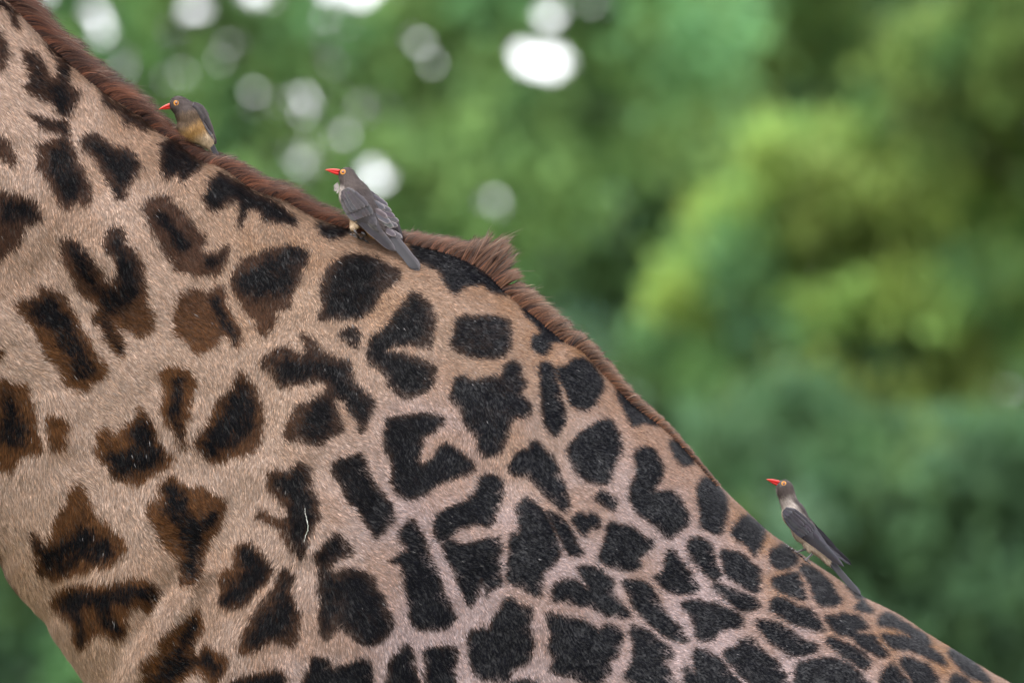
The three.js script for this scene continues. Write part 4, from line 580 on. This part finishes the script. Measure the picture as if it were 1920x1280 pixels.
{ // mid neck, seen a little from behind
  const f = onCoat(672, 447), z = 0.075;
  bird({ label: 'oxpecker with ruffled grey back feathers and lifted bill, perched where the mane parts', base: f.clone(), z, tilt: 0.3, tiltY: 447, wide: 1.0, fluff: 7500, headZ: 2,
    caps: [[650, 329, 2, 15.4, 656, 343, 1, 16.5], [656, 343, 1, 16.5, 664, 365, 0, 27], [664, 365, 0, 28, 684, 396, -1, 29], [684, 396, -1, 29, 708, 427, -2, 20], [708, 427, -2, 20, 732, 452, -2, 9], [668, 412, 8, 13, 661, 426, 9, 6]],
    flow: () => [0.62, 0.78], wingTone: rgb(49, 45, 49), edge: rgb(74, 69, 71),
    color: (x, y, z) => { const ax = (x - 656) * 0.78 - (y - 344) * 0.62; let c = mix3(HEAD, mix3(HEAD, GREY, .55), sstep(350, 362, y)); const fr = sstep(-10, -18, ax + 4 * (fbm(x / 5, y / 5) - 0.5)); c = mix3(c, mix3(PALE, BUFF, sstep(385, 415, y)), fr * sstep(338, 350, y)); if (y < 340) c = mix3(c, PALE, sstep(637, 632, x) * sstep(326, 332, y) * 0.8); return mix3(c, CREAM, sstep(404, 420, y) * sstep(680, 664, x)); },
    wings: [{ up: [650, 352, 668, 360, 688, 378, 704, 404, 718, 436, 742, 468], low: [641, 357, 639, 376, 646, 398, 665, 417, 688, 435, 741, 472], long: 8, rows: 4, wd: 8.5, flat: 8, extra: [[690, 372, 722, 392, 24, 16, 6], [700, 380, 734, 396, 20, 12, 6], [694, 388, 726, 408, 25, 19, 6.5], [708, 392, 740, 406, 17, 9, 6], [700, 398, 732, 418, 23, 17, 6.5], [714, 402, 748, 415, 14, 5, 6], [706, 408, 738, 426, 20, 14, 6], [716, 414, 746, 424, 13, 6, 5.5], [700, 366, 727, 386, 14, 8, 5], [712, 424, 742, 442, 15, 10, 6], [722, 428, 754, 446, 10, 5, 6]] },
      { far: true, z: -24, up: [672, 346, 696, 358, 716, 375, 734, 396, 748, 418, 756, 446], low: [660, 366, 676, 390, 694, 412, 712, 434, 730, 450, 750, 462], long: 6, rows: 3, wd: 8 }],
    tuft: [[634, 345, 626, 355, 4, 1.7], [636, 349, 628, 359, 8, 1.8], [634, 342, 625, 350, 0, 1.5], [637, 353, 631, 363, 9, 1.8], [635, 347, 627, 352, 6, 1.4], [634, 350, 625, 358, 2, 1.5]], tail: [724, 432, 787, 508, 23, 4], tailTip: 16, fan: .55, bill: [636, 323.4, 609.2, 317.4, 6.7], billTone: [0.31, 0.008, 0.007], eye: [643, 322.6, 5.2], eyeTurn: -0.1,
    legs: [{ bone: [[662, 428, 9], [668, 438, 10], [673, 446, 6]], toes: [[[673, 446, 6], [664, 440, 9], [657, 435, 8]], [[673, 446, 6], [663, 443, 5], [655, 438, 4]], [[673, 446, 6], [682, 449, 8], [688, 453, 6]]] }, { bone: [[678, 436, 3], [684, 440, 4], [678, 448, 2]], toes: [[[678, 448, 2], [670, 446, 2], [665, 443, 1]], [[678, 448, 2], [686, 452, 2]]] }] });
}
{ // on the sloping back, in clean profile
  const f = onCoat(1497, 1037); f.z = Math.max(f.z, 0.0);
  bird({ label: 'slim oxpecker in profile standing upright on the bare sloping back', base: W(1502, 1040, 0.02), z: 0.02, wide: 0.92, fluff: 6500, headZ: 0,
    caps: [[1471, 914, 0, 14.6, 1473, 921, 0, 14.6], [1473, 921, 0, 14, 1478, 937, 0, 14], [1478, 937, 0, 14, 1489, 963, 0, 20.5], [1489, 963, 0, 20.5, 1509, 996, 0, 20.5], [1509, 996, 0, 20.5, 1533, 1026, 0, 12], [1533, 1026, 0, 12, 1556, 1056, 0, 5], [1514, 1022, 6, 7, 1516, 1029, 6, 4]],
    flow: () => [0.58, 0.81], wingTone: rgb(40, 39, 46), edge: rgb(58, 57, 64),
    color: (x, y, z) => { const ax = (x - 1478) * 0.8 - (y - 937) * 0.6 + 3 * (fbm(x / 5, y / 5) - 0.5); let c = mix3(HEAD, PALE, sstep(924, 940, y + 0.3 * (x - 1475)) * 0.75); c = mix3(c, mix3(GREY, HEAD, .5), sstep(2, 10, ax) * sstep(922, 940, y)); const fr = sstep(4, -6, ax) * sstep(945, 965, y); c = mix3(c, mix3(PALE, CREAM, 0.6), fr); if (y < 930) c = mix3(c, PALE, sstep(1459, 1453, x) * sstep(908, 914, y)); return c; },
    wings: [{ up: [1474, 951, 1492, 954, 1513, 971, 1534, 994, 1556, 1026, 1583, 1061], low: [1467.5, 959, 1471, 974, 1485, 993, 1506, 1011, 1548, 1040, 1582, 1062], long: 8, rows: 4, wd: 6, flat: 6 }, { far: true, z: -15, up: [1494, 953, 1516, 968, 1538, 992, 1558, 1014, 1577, 1038, 1598, 1058], low: [1486, 962, 1506, 985, 1526, 1005, 1546, 1024, 1570, 1044, 1596, 1058], long: 6, rows: 2, wd: 5 }],
    tail: [1549, 1043, 1617, 1120, 14, 0], tailTip: 16, fan: .35, bill: [1461, 906.6, 1437.2, 897.6, 6.4], billTone: [0.31, 0.008, 0.007], eye: [1470.2, 906.5, 4.6],
    legs: [{ bone: [[1517, 1027, 6], [1506, 1031, 7], [1494, 1035, 6]], toes: [[[1494, 1035, 6], [1486, 1031, 7], [1478, 1025, 6]], [[1494, 1035, 6], [1487, 1030, 4], [1474, 1021, 2]], [[1494, 1035, 6], [1501, 1041, 6], [1506, 1045, 5]]] }, { bone: [[1526, 1034, -6], [1522, 1040, -7], [1510, 1050, -6]], toes: [[[1510, 1050, -6], [1505, 1044, -6], [1499, 1040, -6]], [[1510, 1050, -6], [1517, 1054, -6]]] }] });
}
{ // a white dropping that has run down one dark patch
  const pts = spline(pairs([571, 953, 573, 966, 576, 978, 577, 992, 573, 1004, 569, 1016]), 6), w = pts.map((q, i) => (0.35 + 0.9 * Math.sin(Math.PI * i / pts.length) * hash(i, 8) + 0.5 * hash(i, 5)) / PPM), P_ = pts.map((q, i) => onCoat(q[0] + 1.5 * (hash(i, 2) - 0.5), q[1]).add(V3(0, 0, 0.0045))), o = P_[10].clone();
  const d = mesh('dropping', tube(P_, w, 8, i => i > 14 && i < 24 ? [0.24, 0.26, 0.22] : [0.33, 0.33, 0.31], 0.5).translate(-o.x, -o.y, -o.z), new THREE.MeshStandardMaterial({ vertexColors: true, roughness: 0.7 }), scene);
  d.position.copy(o); d.userData = { label: 'thin white streak of bird dropping on a dark neck patch', category: 'dropping' };
}
renderer.render(scene, camera);
